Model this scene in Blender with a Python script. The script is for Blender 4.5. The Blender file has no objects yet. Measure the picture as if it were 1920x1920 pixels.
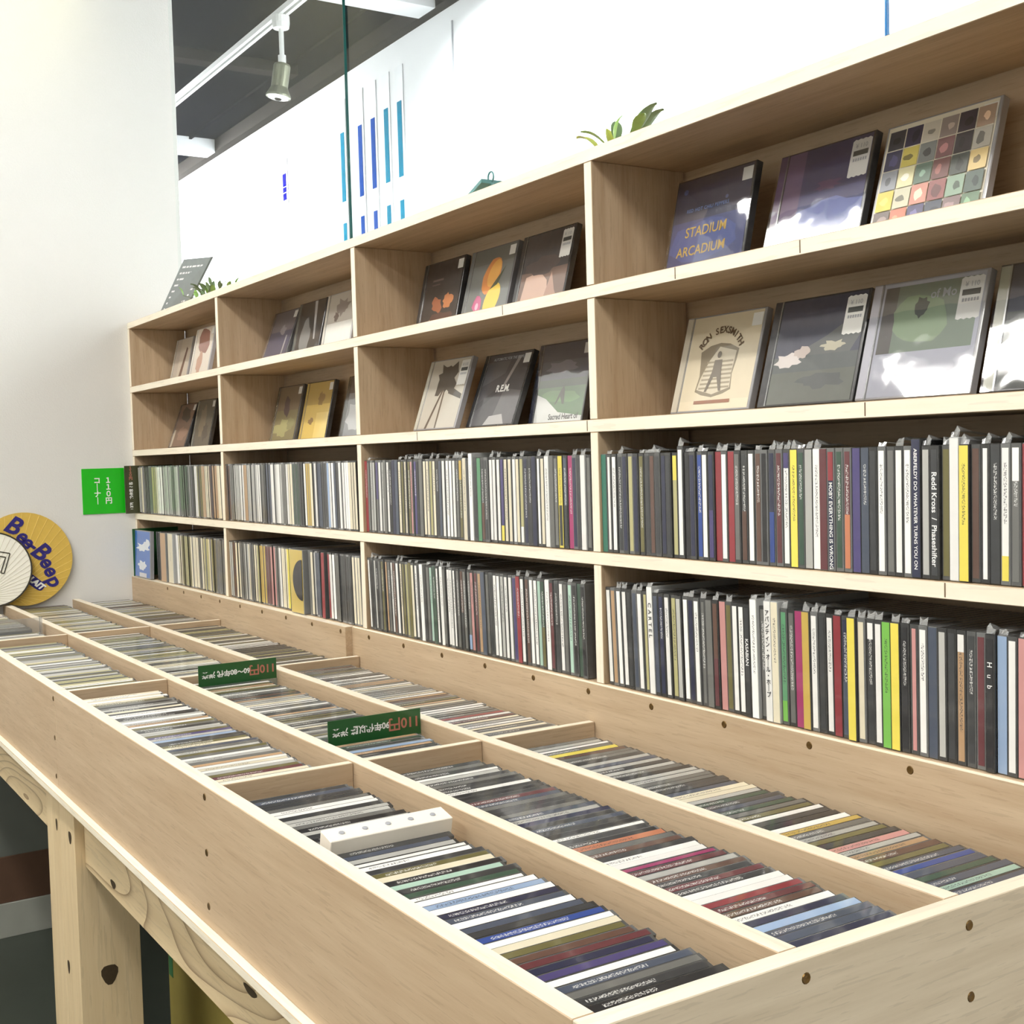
import bpy, bmesh, math, random
from mathutils import Vector, Matrix

rng = random.Random(7)
scene = bpy.context.scene
COL = scene.collection
OZ = 0.868                      # height of the working datum above the floor

# ------------------------------------------------------------------ camera, world, exposure, large lights
CAMP = Vector((2.7795, -0.946, 0.3366))
R_ = Vector((0.53551875, 0.84405013, -0.02826732))
U_ = Vector((-0.02304032, 0.04806073, 0.99857864))
F_ = Vector((-0.84420899, 0.5341063, -0.04518461))
FPX = 2342.45
cam_d = bpy.data.cameras.new('camera')
cam_d.sensor_width = 36.0
cam_d.lens = FPX / 1920.0 * 36.0
cam_d.clip_start = 0.02
cam = bpy.data.objects.new('camera', cam_d)
COL.objects.link(cam)
cam.matrix_world = Matrix(((R_.x, U_.x, -F_.x, CAMP.x), (R_.y, U_.y, -F_.y, CAMP.y),
                           (R_.z, U_.z, -F_.z, CAMP.z), (0, 0, 0, 1)))
scene.camera = cam

world = bpy.data.worlds.new('world')
scene.world = world
world.use_nodes = True
world.node_tree.nodes['Background'].inputs[0].default_value = (0.8, 0.9, 1.0, 1)
world.node_tree.nodes['Background'].inputs[1].default_value = 0.1

scene.view_settings.view_transform = 'Standard'
scene.view_settings.look = 'None'
scene.view_settings.gamma = 1.0
scene.view_settings.use_curve_mapping = False
scene.view_settings.exposure = 0.95
scene.cycles.max_bounces = 8
scene.cycles.diffuse_bounces = 4
scene.cycles.glossy_bounces = 3
scene.cycles.transparent_max_bounces = 8
scene.cycles.caustics_reflective = False
scene.cycles.caustics_refractive = False


def area(name, loc, target, sx, sy, power, col, spread=180):
    d = bpy.data.lights.new(name, 'AREA')
    d.shape = 'RECTANGLE'; d.size = sx; d.size_y = sy
    d.energy = power; d.color = col
    d.spread = math.radians(spread)
    o = bpy.data.objects.new(name, d); COL.objects.link(o)
    o.location = loc
    o.rotation_euler = (Vector(target) - Vector(loc)).to_track_quat('-Z', 'Y').to_euler()
    return o


# neighbouring room: unseen lamps added to blow out its white wall
area('added_wall_wash_lamp', (0.6, 1.15, 2.05), (0.6, 1.6, 1.2), 4.0, 0.2, 80, (0.97, 0.99, 1.0), 130)
area('added_wall_wash_lamp', (-4.4, 0.55, 2.0), (-3.4, 1.6, 1.3), 3.4, 0.25, 80, (0.97, 0.99, 1.0), 130)
# shop: lamps of the unseen ceiling fixtures, two of them added fill (their housings are built further down)
SHOP_AND_FILL_LAMPS = [(0.35, -1.30), (1.75, -1.30), (3.5, -1.0), (0.35, -2.05), (1.9, -2.4), (4.3, -1.5)]  # the two beyond the table's end are added to brighten the end board
for lx, ly in SHOP_AND_FILL_LAMPS:
    area('ceiling_and_fill_lamp', (lx, ly, 1.855), (lx, ly + 0.12, 0), 1.16, 0.16, 7, (1.0, 0.97, 0.92))
# warm spot on the white side wall
sp = bpy.data.lights.new('warm_wall_spot_lamp', 'SPOT')
sp.energy = 4; sp.color = (1.0, 0.92, 0.45); sp.spot_size = math.radians(62); sp.spot_blend = 1.0
sp.shadow_soft_size = 0.06
spo = bpy.data.objects.new('warm_wall_spot_lamp', sp); COL.objects.link(spo)
spo.location = (-0.25, -0.34, 1.9)
spo.rotation_euler = (Vector((-0.62, -0.30, 1.62)) - Vector(spo.location)).to_track_quat('-Z', 'Y').to_euler()


# ------------------------------------------------------------------ projection helpers (photo pixels to places)
def proj(p):
    v = Vector(p) - CAMP
    z = v.dot(F_)
    return 960 + FPX * v.dot(R_) / z, 960 - FPX * v.dot(U_) / z


def back(u, v, ax, val):
    d = F_ + R_ * ((u - 960) / FPX) - U_ * ((v - 960) / FPX)
    t = (val - CAMP[ax]) / d[ax]
    return CAMP + d * t


# ------------------------------------------------------------------ materials
def lin(c):
    c = c / 255.0
    return c / 12.92 if c <= 0.04045 else ((c + 0.055) / 1.055) ** 2.4


def rgb(r, g, b):
    return (lin(r), lin(g), lin(b), 1.0)


MATS = {}


def new_mat(name):
    m = bpy.data.materials.new(name); m.use_nodes = True
    MATS[name] = m
    nt = m.node_tree
    return m, nt, nt.nodes['Principled BSDF']


def N(nt, kind, **kw):
    n = nt.nodes.new(kind)
    for k, v in kw.items():
        setattr(n, k, v)
    return n


def mathn(nt, op, a, b=None, c=None):
    n = N(nt, 'ShaderNodeMath', operation=op)
    for i, x in enumerate((a, b, c)):
        if x is None:
            continue
        if isinstance(x, (int, float)):
            n.inputs[i].default_value = x
        else:
            nt.links.new(x, n.inputs[i])
    return n.outputs[0]


def mixc(nt, fac, a, b):
    n = N(nt, 'ShaderNodeMix', data_type='RGBA')
    for i, x in ((0, fac), (6, a), (7, b)):
        if isinstance(x, (int, float)):
            n.inputs[i].default_value = x
        elif isinstance(x, tuple):
            n.inputs[i].default_value = x
        else:
            nt.links.new(x, n.inputs[i])
    return n.outputs[2]


def plain(name, col, rough=0.5, coat=0.0, metal=0.0, bump=0.0, bscale=200.0, var=0.0):
    m, nt, p = new_mat(name)
    p.inputs['Roughness'].default_value = rough
    p.inputs['Metallic'].default_value = metal
    p.inputs['Coat Weight'].default_value = coat
    p.inputs['Coat Roughness'].default_value = 0.06
    if var or bump:
        tc = N(nt, 'ShaderNodeTexCoord'); no = N(nt, 'ShaderNodeTexNoise')
        no.inputs['Scale'].default_value = bscale; no.inputs['Detail'].default_value = 4
        nt.links.new(tc.outputs['Object'], no.inputs['Vector'])
    if var:
        dark = tuple(c * (1 - var) for c in col[:3]) + (1,)
        nt.links.new(mixc(nt, no.outputs['Fac'], dark, col), p.inputs['Base Color'])
    else:
        p.inputs['Base Color'].default_value = col
    if bump:
        b = N(nt, 'ShaderNodeBump'); b.inputs['Strength'].default_value = bump; b.inputs['Distance'].default_value = 0.002
        nt.links.new(no.outputs['Fac'], b.inputs['Height']); nt.links.new(b.outputs[0], p.inputs['Normal'])
    return m


def wood(name, axis, c1, c2, c3, rough=0.55, fine=70.0, rings=False):
    """streaky grain running along one axis"""
    m, nt, p = new_mat(name)
    tc = N(nt, 'ShaderNodeTexCoord'); mp = N(nt, 'ShaderNodeMapping')
    s = [1.0, 1.0, 1.0]; s['xyz'.index(axis)] = 0.06
    mp.inputs['Scale'].default_value = s
    nt.links.new(tc.outputs['Object'], mp.inputs['Vector'])
    n1 = N(nt, 'ShaderNodeTexNoise'); n1.inputs['Scale'].default_value = fine; n1.inputs['Detail'].default_value = 6
    n1.inputs['Roughness'].default_value = 0.65
    n2 = N(nt, 'ShaderNodeTexNoise'); n2.inputs['Scale'].default_value = fine * 5; n2.inputs['Detail'].default_value = 3
    n3 = N(nt, 'ShaderNodeTexNoise'); n3.inputs['Scale'].default_value = 5.0; n3.inputs['Detail'].default_value = 3
    for n in (n1, n2):
        nt.links.new(mp.outputs[0], n.inputs['Vector'])
    nt.links.new(tc.outputs['Object'], n3.inputs['Vector'])
    ramp = N(nt, 'ShaderNodeValToRGB')
    ramp.color_ramp.elements[0].position = 0.33; ramp.color_ramp.elements[1].position = 0.68
    nt.links.new(n1.outputs['Fac'], ramp.inputs[0])
    base = mixc(nt, ramp.outputs[0], c1, c2)
    big = mixc(nt, mathn(nt, 'MULTIPLY', n3.outputs['Fac'], 0.55), base, c3)
    f2 = mathn(nt, 'MULTIPLY', mathn(nt, 'GREATER_THAN', n2.outputs['Fac'], 0.6), 0.22)
    dk = tuple(x * 0.62 for x in c1[:3]) + (1,)
    out = mixc(nt, f2, big, dk)
    if rings:
        # growth rings: contour lines of a stretched, distorted field
        mp2 = N(nt, 'ShaderNodeMapping'); s2 = [1.0, 1.0, 1.0]; s2['xyz'.index(axis)] = 0.16
        mp2.inputs['Scale'].default_value = s2
        nt.links.new(tc.outputs['Object'], mp2.inputs['Vector'])
        n4 = N(nt, 'ShaderNodeTexNoise'); n4.inputs['Scale'].default_value = 7.0; n4.inputs['Detail'].default_value = 1.2
        nt.links.new(mp2.outputs[0], n4.inputs['Vector'])
        w = mathn(nt, 'FRACT', mathn(nt, 'MULTIPLY', n4.outputs['Fac'], 17.0))
        line = mathn(nt, 'POWER', w, 7.0)
        out = mixc(nt, mathn(nt, 'MULTIPLY', line, 0.75), out, rgb(112, 78, 45))
    nt.links.new(out, p.inputs['Base Color'])
    p.inputs['Roughness'].default_value = rough
    b = N(nt, 'ShaderNodeBump'); b.inputs['Strength'].default_value = 0.12; b.inputs['Distance'].default_value = 0.001
    nt.links.new(n1.outputs['Fac'], b.inputs['Height']); nt.links.new(b.outputs[0], p.inputs['Normal'])
    return m


LA = rgb(175, 149, 117), rgb(201, 178, 147), rgb(191, 169, 141)
for a in 'xyz':
    wood('ply_' + a, a, *LA)
    wood('edge_' + a, a, rgb(234, 223, 199), rgb(245, 237, 219), rgb(240, 231, 211), fine=40)
    wood('pine_' + a, a, rgb(212, 188, 146), rgb(228, 207, 168), rgb(221, 198, 157), fine=45, rings=(a == 'x'))

wood('ply_lit', 'y', rgb(200, 184, 158), rgb(222, 208, 184), rgb(214, 200, 176))  # end board ply, lightened to carry the stronger light falling on it
plain('plaster', rgb(226, 225, 220), 0.85, bump=0.25, bscale=260, var=0.03)
plain('white_paint', rgb(245, 246, 248), 0.7)
plain('ceiling_dark', rgb(15, 16, 26), 0.8, bump=0.2, bscale=120, var=0.25)
plain('ceiling_light', rgb(225, 224, 220), 0.85, var=0.04, bscale=20)
plain('trim_grey', rgb(60, 56, 54), 0.5, var=0.1, bscale=30)
plain('floor_vinyl', rgb(62, 68, 60), 0.45, var=0.25, bscale=14)
plain('white_metal', rgb(240, 240, 238), 0.35, var=0.03, bscale=60)
plain('grey_metal', rgb(150, 152, 130), 0.3, metal=0.6, var=0.1, bscale=60)
plain('brass', rgb(120, 92, 50), 0.35, metal=0.8, var=0.3, bscale=900)
plain('dark_knot', rgb(74, 58, 34), 0.6, var=0.5, bscale=300)
plain('seam_dark', rgb(120, 96, 70), 0.7, var=0.2, bscale=300)
plain('joint_grey', rgb(170, 172, 178), 0.7, var=0.1, bscale=50)
plain('sticker_white', rgb(226, 226, 222), 0.45, coat=0.2, var=0.03, bscale=300)
plain('sticker_band', rgb(72, 76, 74), 0.45, coat=0.2, var=0.1, bscale=900)
plain('ink_dark', rgb(60, 60, 62), 0.6, var=0.1, bscale=400)
plain('ink_navy', rgb(38, 30, 120), 0.5, var=0.1, bscale=300)
plain('ink_white', rgb(245, 245, 242), 0.5, var=0.03, bscale=300)
plain('ink_brown', rgb(96, 74, 48), 0.55, var=0.2, bscale=400)
plain('ink_gold', rgb(206, 168, 60), 0.4, coat=0.4, var=0.3, bscale=500)
plain('ink_rose', rgb(190, 120, 100), 0.5, var=0.1, bscale=300)
plain('ink_skyblue', rgb(110, 140, 200), 0.5, var=0.1, bscale=300)
plain('sign_green', rgb(20, 196, 20), 0.35, coat=0.3, var=0.12, bscale=30)
plain('card_dark_green', rgb(34, 92, 44), 0.35, coat=0.3, var=0.15, bscale=60)
plain('card_olive', rgb(70, 72, 44), 0.4, coat=0.3, var=0.2, bscale=60)
plain('fan_gold', rgb(222, 186, 84), 0.6, coat=0.1, var=0.12, bscale=120)
plain('fan_gold_rib', rgb(240, 212, 120), 0.6, var=0.05, bscale=120)
plain('fan_white', rgb(246, 244, 232), 0.65, var=0.03, bscale=120)
plain('fan_white_rib', rgb(222, 218, 200), 0.65, var=0.05, bscale=120)
plain('fan_rim', rgb(56, 52, 40), 0.5, var=0.1, bscale=120)
plain('bamboo', rgb(190, 156, 96), 0.5, var=0.2, bscale=90)
plain('leaf_green', rgb(150, 190, 100), 0.45, coat=0.2, var=0.35, bscale=60)
plain('leaf_lime', rgb(196, 206, 96), 0.45, coat=0.2, var=0.2, bscale=60)
plain('leaf_dark', rgb(124, 150, 108), 0.45, coat=0.2, var=0.3, bscale=60)
plain('stem_green', rgb(110, 124, 84), 0.5, var=0.2, bscale=100)
plain('terracotta', rgb(150, 120, 96), 0.7, var=0.2, bscale=60)
plain('teal_plastic', rgb(86, 140, 140), 0.4, coat=0.3, var=0.1, bscale=60)
plain('chalk_grey', rgb(152, 160, 160), 0.7, var=0.2, bscale=40)
plain('poster_blue', rgb(0, 84, 190), 0.6, var=0.3, bscale=40)
plain('poster_cyan', rgb(0, 150, 190), 0.6, var=0.3, bscale=40)
plain('poster_deep', rgb(0, 0, 150), 0.6, var=0.2, bscale=40)
plain('poster_white', rgb(240, 242, 245), 0.6, var=0.02, bscale=40)
plain('cardboard', rgb(176, 160, 82), 0.8, var=0.15, bscale=30)
plain('cardboard_dark', rgb(92, 66, 48), 0.8, var=0.2, bscale=30)
plain('plank_white', rgb(160, 162, 152), 0.7, var=0.15, bscale=20)
plain('wall_shade_grey', rgb(104, 108, 100), 0.7, var=0.2, bscale=12)  # shade below the table put into the wall colour
plain('tape_green', rgb(60, 130, 80), 0.5, var=0.2, bscale=80)
plain('cd_blue', rgb(24, 96, 190), 0.4, coat=0.4, var=0.1, bscale=60)
plain('white_board', rgb(246, 240, 226), 0.5, var=0.04, bscale=60)

for k_ in ('ceiling_dark', 'trim_grey', 'poster_blue', 'poster_cyan', 'poster_deep', 'white_paint'):
    p_ = MATS[k_].node_tree.nodes['Principled BSDF']
    p_.inputs['Specular IOR Level'].default_value = 0.0
    p_.inputs['Roughness'].default_value = 1.0

# lamp diffuser: gives off light
m, nt, p = new_mat('lamp_diffuser')
p.inputs['Base Color'].default_value = (1, 1, 1, 1)
p.inputs['Emission Color'].default_value = (1.0, 0.97, 0.92, 1)
p.inputs['Emission Strength'].default_value = 7.0
m, nt, p = new_mat('spot_lens')
p.inputs['Emission Color'].default_value = (1.0, 0.99, 1.0, 1)
p.inputs['Emission Strength'].default_value = 1.2

# thin window glass: clear with a fresnel reflection
m, nt, p = new_mat('pane_glass')
out = nt.nodes['Material Output']; nt.nodes.remove(p)
tr = N(nt, 'ShaderNodeBsdfTransparent'); tr.inputs[0].default_value = (0.97, 0.99, 0.985, 1)
gl = N(nt, 'ShaderNodeBsdfGlossy'); gl.inputs['Roughness'].default_value = 0.0
fr = N(nt, 'ShaderNodeFresnel'); fr.inputs[0].default_value = 1.45
mx = N(nt, 'ShaderNodeMixShader')
nt.links.new(mathn(nt, 'MULTIPLY', fr.outputs[0], 0.12), mx.inputs[0])
nt.links.new(tr.outputs[0], mx.inputs[1]); nt.links.new(gl.outputs[0], mx.inputs[2]); nt.links.new(mx.outputs[0], out.inputs[0])

for nm, c in (('glass_edge', rgb(20, 92, 88)), ('glass_edge_blue', rgb(10, 120, 190))):
    m, nt, p = new_mat(nm)
    p.inputs['Base Color'].default_value = c
    p.inputs['Roughness'].default_value = 0.15
    p.inputs['Transmission Weight'].default_value = 0.25

# crinkled clear wrap
m, nt, p = new_mat('clear_wrap')
out = nt.nodes['Material Output']; nt.nodes.remove(p)
tr = N(nt, 'ShaderNodeBsdfTransparent'); tr.inputs[0].default_value = (0.93, 0.94, 0.94, 1)
gl = N(nt, 'ShaderNodeBsdfGlossy'); gl.inputs['Roughness'].default_value = 0.12
df = N(nt, 'ShaderNodeBsdfDiffuse'); df.inputs[0].default_value = (0.75, 0.77, 0.77, 1)
m1 = N(nt, 'ShaderNodeMixShader'); m1.inputs[0].default_value = 0.35
nt.links.new(gl.outputs[0], m1.inputs[1]); nt.links.new(df.outputs[0], m1.inputs[2])
mx = N(nt, 'ShaderNodeMixShader'); mx.inputs[0].default_value = 0.42
nt.links.new(tr.outputs[0], mx.inputs[1]); nt.links.new(m1.outputs[0], mx.inputs[2]); nt.links.new(mx.outputs[0], out.inputs[0])


def case_mat(name, attr):
    m, nt, p = new_mat(name)
    if attr:
        a = N(nt, 'ShaderNodeAttribute', attribute_name='col'); c = a.outputs['Color']
    else:
        a = N(nt, 'ShaderNodeObjectInfo'); c = a.outputs['Color']
    tc = N(nt, 'ShaderNodeTexCoord'); no = N(nt, 'ShaderNodeTexNoise'); no.inputs['Scale'].default_value = 90
    nt.links.new(tc.outputs['Object'], no.inputs['Vector'])
    nt.links.new(mixc(nt, mathn(nt, 'MULTIPLY', no.outputs['Fac'], 0.08), c, (0.5, 0.5, 0.5, 1)), p.inputs['Base Color'])
    p.inputs['Roughness'].default_value = 0.22
    p.inputs['Coat Weight'].default_value = 0.5
    p.inputs['Coat Roughness'].default_value = 0.1
    return m


case_mat('case_plastic', False)


def print_mat(name, attr, marks):
    """printed card behind clear plastic; faint unreadable print along the spine"""
    m, nt, p = new_mat(name)
    if attr:
        a = N(nt, 'ShaderNodeAttribute', attribute_name='col'); c = a.outputs['Color']
    else:
        a = N(nt, 'ShaderNodeObjectInfo'); c = a.outputs['Color']
    tc = N(nt, 'ShaderNodeTexCoord')
    no = N(nt, 'ShaderNodeTexNoise'); no.inputs['Scale'].default_value = 60; no.inputs['Detail'].default_value = 3
    nt.links.new(tc.outputs['Object'], no.inputs['Vector'])
    cc = mixc(nt, mathn(nt, 'MULTIPLY', no.outputs['Fac'], 0.14), c, (0.25, 0.25, 0.25, 1))
    if marks:
        oi = N(nt, 'ShaderNodeObjectInfo')
        sx = N(nt, 'ShaderNodeSeparateXYZ'); nt.links.new(tc.outputs['Object'], sx.inputs[0])
        bw = N(nt, 'ShaderNodeRGBToBW'); nt.links.new(c, bw.inputs[0])
        con = mathn(nt, 'LESS_THAN', bw.outputs[0], 0.2)
        ink = mixc(nt, con, (0.03, 0.03, 0.035, 1), (0.75, 0.75, 0.72, 1))
        wn = N(nt, 'ShaderNodeTexNoise', noise_dimensions='2D'); wn.inputs['Scale'].default_value = 1.0
        cb = N(nt, 'ShaderNodeCombineXYZ')
        nt.links.new(mathn(nt, 'MULTIPLY', sx.outputs['X'], 900.0), cb.inputs[0])
        nt.links.new(mathn(nt, 'ADD', mathn(nt, 'MULTIPLY', sx.outputs['Z'], 620.0), mathn(nt, 'MULTIPLY', oi.outputs['Random'], 300.0)), cb.inputs[1])
        nt.links.new(cb.outputs[0], wn.inputs['Vector'])
        let = mathn(nt, 'GREATER_THAN', wn.outputs['Fac'], 0.52)
        band = mathn(nt, 'LESS_THAN', mathn(nt, 'ABSOLUTE', sx.outputs['X']), 0.0017)
        z0 = mathn(nt, 'MULTIPLY_ADD', oi.outputs['Random'], -0.045, 0.075)
        hi = mathn(nt, 'LESS_THAN', sx.outputs['Z'], 0.108)
        lo = mathn(nt, 'GREATER_THAN', sx.outputs['Z'], z0)
        some = mathn(nt, 'GREATER_THAN', mathn(nt, 'FRACT', mathn(nt, 'MULTIPLY', oi.outputs['Random'], 17.3)), 0.55)
        k = mathn(nt, 'MULTIPLY', mathn(nt, 'MULTIPLY', mathn(nt, 'MULTIPLY', let, band), mathn(nt, 'MULTIPLY', hi, lo)), some)
        cc = mixc(nt, mathn(nt, 'MULTIPLY', k, 0.75), cc, ink)
    nt.links.new(cc, p.inputs['Base Color'])
    p.inputs['Roughness'].default_value = 0.4
    p.inputs['Coat Weight'].default_value = 0.6
    p.inputs['Coat Roughness'].default_value = 0.05
    return m


print_mat('spine_print', False, True)
print_mat('band_print', False, False)
print_mat('mass_print', True, False)
print_mat('cover_print', True, False)
MATS['cover_print'].node_tree.nodes['Principled BSDF'].inputs['Coat Weight'].default_value = 1.0
MATS['cover_print'].node_tree.nodes['Principled BSDF'].inputs['Coat Roughness'].default_value = 0.03
nt = MATS['cover_print'].node_tree
tc = N(nt, 'ShaderNodeTexCoord'); no = N(nt, 'ShaderNodeTexNoise'); no.inputs['Scale'].default_value = 12; no.inputs['Detail'].default_value = 1
bu = N(nt, 'ShaderNodeBump'); bu.inputs['Strength'].default_value = 0.15; bu.inputs['Distance'].default_value = 0.002
nt.links.new(tc.outputs['Object'], no.inputs['Vector']); nt.links.new(no.outputs['Fac'], bu.inputs['Height'])
nt.links.new(bu.outputs[0], nt.nodes['Principled BSDF'].inputs['Coat Normal'])


# ------------------------------------------------------------------ object helpers
def tag(o, label=None, cat=None, group=None, kind=None):
    if label: o['label'] = label
    if cat: o['category'] = cat
    if group: o['group'] = group
    if kind: o['kind'] = kind
    return o


def thing(name, label, cat, loc=(0, 0, 0), group=None):
    o = bpy.data.objects.new(name, None); COL.objects.link(o)
    o.empty_display_size = 0.05
    o.location = loc
    return tag(o, label, cat, group)


def link(name, me, parent=None, mat=None):
    o = bpy.data.objects.new(name, me); COL.objects.link(o)
    if parent is not None:
        o.parent = parent
    if mat is not None and not me.materials:
        me.materials.append(MATS[mat])
    return o


def mesh(name, verts, faces, mats=(), fmat=None, smooth=False):
    me = bpy.data.meshes.new(name)
    me.from_pydata([tuple(v) for v in verts], [], faces)
    for mm in mats:
        me.materials.append(MATS[mm])
    if fmat:
        for p_, i in zip(me.polygons, fmat):
            p_.material_index = i
    if smooth:
        for p_ in me.polygons:
            p_.use_smooth = True
    me.update()
    return me


BF = [(0, 3, 2, 1), (4, 5, 6, 7), (0, 1, 5, 4), (1, 2, 6, 5), (2, 3, 7, 6), (3, 0, 4, 7)]   # -z +z -y +x +y -x
DIRS = ['-z', '+z', '-y', '+x', '+y', '-x']


def boxv(x0, x1, y0, y1, z0, z1):
    return [(x0, y0, z0), (x1, y0, z0), (x1, y1, z0), (x0, y1, z0), (x0, y0, z1), (x1, y0, z1), (x1, y1, z1), (x0, y1, z1)]


def box(name, b, mat, parent=None, edge=None, edges=(), origin=None):
    """a board; the faces named in `edges` carry the second material"""
    if origin is None:
        origin = parent.location if parent is not None else Vector((0, 0, 0))
    vs = [Vector(v) - Vector(origin) for v in boxv(*b)]
    mats = [mat] + ([edge] if edge else [])
    me = mesh(name, vs, BF, mats, [1 if (edge and d in edges) else 0 for d in DIRS])
    bm = bmesh.new(); bm.from_mesh(me)
    dmin = min(abs(b[1] - b[0]), abs(b[3] - b[2]), abs(b[5] - b[4]))
    if dmin > 0.008:
        bmesh.ops.bevel(bm, geom=list(bm.edges), offset=0.0007, segments=1, affect='EDGES')
    bm.to_mesh(me); bm.free()
    return link(name, me, parent)


def lathe(prof, n=20, axis='z'):
    vs, fs = [], []
    for r, h in prof:
        for i in range(n):
            a = 2 * math.pi * i / n
            p_ = (r * math.cos(a), r * math.sin(a), h)
            vs.append(p_ if axis == 'z' else ((h, p_[0], p_[1]) if axis == 'x' else (p_[0], h, p_[1])))
    for k in range(len(prof) - 1):
        for i in range(n):
            j = (i + 1) % n
            fs.append((k * n + i, k * n + j, (k + 1) * n + j, (k + 1) * n + i))
    fs.append(tuple(range(n))[::-1]); fs.append(tuple((len(prof) - 1) * n + i for i in range(n)))
    return vs, fs


def tube(p0, p1, r, n=8):
    p0, p1 = Vector(p0), Vector(p1)
    q = (p1 - p0).to_track_quat('Z', 'Y').to_matrix()
    vs = []
    for p_ in (p0, p1):
        for i in range(n):
            a = 2 * math.pi * i / n
            vs.append(p_ + q @ Vector((r * math.cos(a), r * math.sin(a), 0)))
    fs = [(i, (i + 1) % n, n + (i + 1) % n, n + i) for i in range(n)]
    fs += [tuple(range(n))[::-1], tuple(n + i for i in range(n))]
    return vs, fs


def at(o, M):
    o.matrix_local = M
    return o


# ------------------------------------------------------------------ lettering (meshes made first, while the scene is small)
def text_mesh(s, size, bold=0.0, shear=0.0, align='CENTER', spacing=1.0, lines=1.0):
    c = bpy.data.curves.new('lettering', 'FONT')
    c.body = s; c.size = size; c.offset = bold; c.shear = shear
    c.align_x = align; c.align_y = 'CENTER'; c.space_character = spacing; c.space_line = lines
    c.resolution_u = 3
    o = bpy.data.objects.new('lettering', c); COL.objects.link(o)
    dg = bpy.context.evaluated_depsgraph_get()
    me = bpy.data.meshes.new_from_object(o.evaluated_get(dg))
    bpy.data.objects.remove(o); bpy.data.curves.remove(c)
    me.name = 'lettering'
    return me


def fit(me, w):
    xs = [v.co.x for v in me.vertices]
    k = w / (max(xs) - min(xs)); c = (max(xs) + min(xs)) / 2
    for v in me.vertices:
        v.co.x -= c; v.co *= k
    return me


def put_text(me, M, mat, parent, name='lettering'):
    me = me.copy()
    me.materials.clear(); me.materials.append(MATS[mat])
    o = link(name, me, parent)
    o.matrix_local = M
    return o


def frame(right, up, pos):
    r = Vector(right).normalized(); u = Vector(up).normalized(); n = r.cross(u)
    return Matrix(((r.x, u.x, n.x, pos[0]), (r.y, u.y, n.y, pos[1]), (r.z, u.z, n.z, pos[2]), (0, 0, 0, 1)))


TX = dict(
    aber=text_mesh('ABERFELDY DO WHATEVER TURNS YOU ON', 0.0052, 0.00008),
    redd=text_mesh('Redd Kross  /  Phaseshifter', 0.0066, 0.00010),
    moby=text_mesh('MOBY EVERYTHING IS WRONG', 0.0054, 0.00008),
    kas=text_mesh('KASABIAN', 0.0064, 0.00009),
    avan=text_mesh('\n'.join('アバンティン・オ｜ル・ホ｜プ'), 0.0066, 0.00012, lines=0.98),
    cart=text_mesh('C A R T E L', 0.0082, 0.00008),
    hub=text_mesh('H   u   b', 0.0072, 0.00006),
    corner1=text_mesh('１\n１\n０\n円', 0.0185, 0.0006, lines=0.98),
    corner2=text_mesh('コ\n｜\nナ\n｜', 0.0185, 0.0006, lines=0.98),
    tag1=text_mesh('１\n１\n０\n円', 0.0098, 0.0003, lines=0.95),
    tag2=text_mesh('60\n〜\n80\n年\n代\n\n邦\n楽', 0.0098, 0.0003, lines=0.95),
    yen=text_mesh('110円', 0.0165, 0.0004),
    era1=text_mesh('60〜80年代 洋楽', 0.0150, 0.0005),
    era2=text_mesh('90年代以降 洋楽', 0.0165, 0.0005),
    stad1=text_mesh('STADIUM', 0.0215, 0.00025), stad2=text_mesh('ARCADIUM', 0.0215, 0.00025),
    rhcp=text_mesh('RED HOT CHILI PEPPERS', 0.0062, 0.0001, spacing=1.15),
    rem=text_mesh('R.E.M.', 0.016, 0.0005), aftp=text_mesh('AUTOMATIC FOR THE PEOPLE', 0.0068, 0.0001),
    sacred=text_mesh('Sacred Heart of', 0.0125, 0.0002, spacing=0.95),
    ofm=text_mesh('of Mo', 0.013, 0.0002),
    price=text_mesh('¥ 110', 0.0072, 0.00005),
    lait=text_mesh('LAIT', 0.021, 0.0012, shear=0.25),
)
RON = [text_mesh(ch, 0.0120, 0.0003) for ch in 'RON SEXSMITH']
BEE = [text_mesh(ch, 0.055, 0.0016, shear=0.22) for ch in 'Bee-Beep']

fit(TX['yen'], 0.042); fit(TX['era1'], 0.082); fit(TX['era2'], 0.082)
fit(TX['stad1'], 0.074); fit(TX['stad2'], 0.088)
for k_, w_ in (('aber', 0.108), ('redd', 0.088), ('moby', 0.088)):
    fit(TX[k_], w_)

# ------------------------------------------------------------------ measured layout
X0 = -0.6255
VX = [X0, 0.0757, 0.7816, 1.4774, 2.180]          # uprights, left faces
T = 0.0163                                        # board thickness
ZT, Z1, Z2, Z3, Z4 = 0.7212, 0.5498, 0.3796, 0.2095, 0.0399   # upper faces of the shelf boards
SD = 0.157                                        # shelf depth
YF, YA, YB, TY = -0.5207, -0.3384, -0.1655, 0.0175
ZB, ZS = -0.0099, -0.1653                         # bin rim and bin floor
XA, XB_, XE = 0.7659, 1.4706, 2.1598
YW = 1.60                                         # white wall of the neighbouring room
ZC = 2.13


# ------------------------------------------------------------------ room shell
def struct(name, b, mat, edge=None, edges=()):
    o = box(name, b, mat, None, edge, edges)
    return tag(o, kind='structure')


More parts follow.
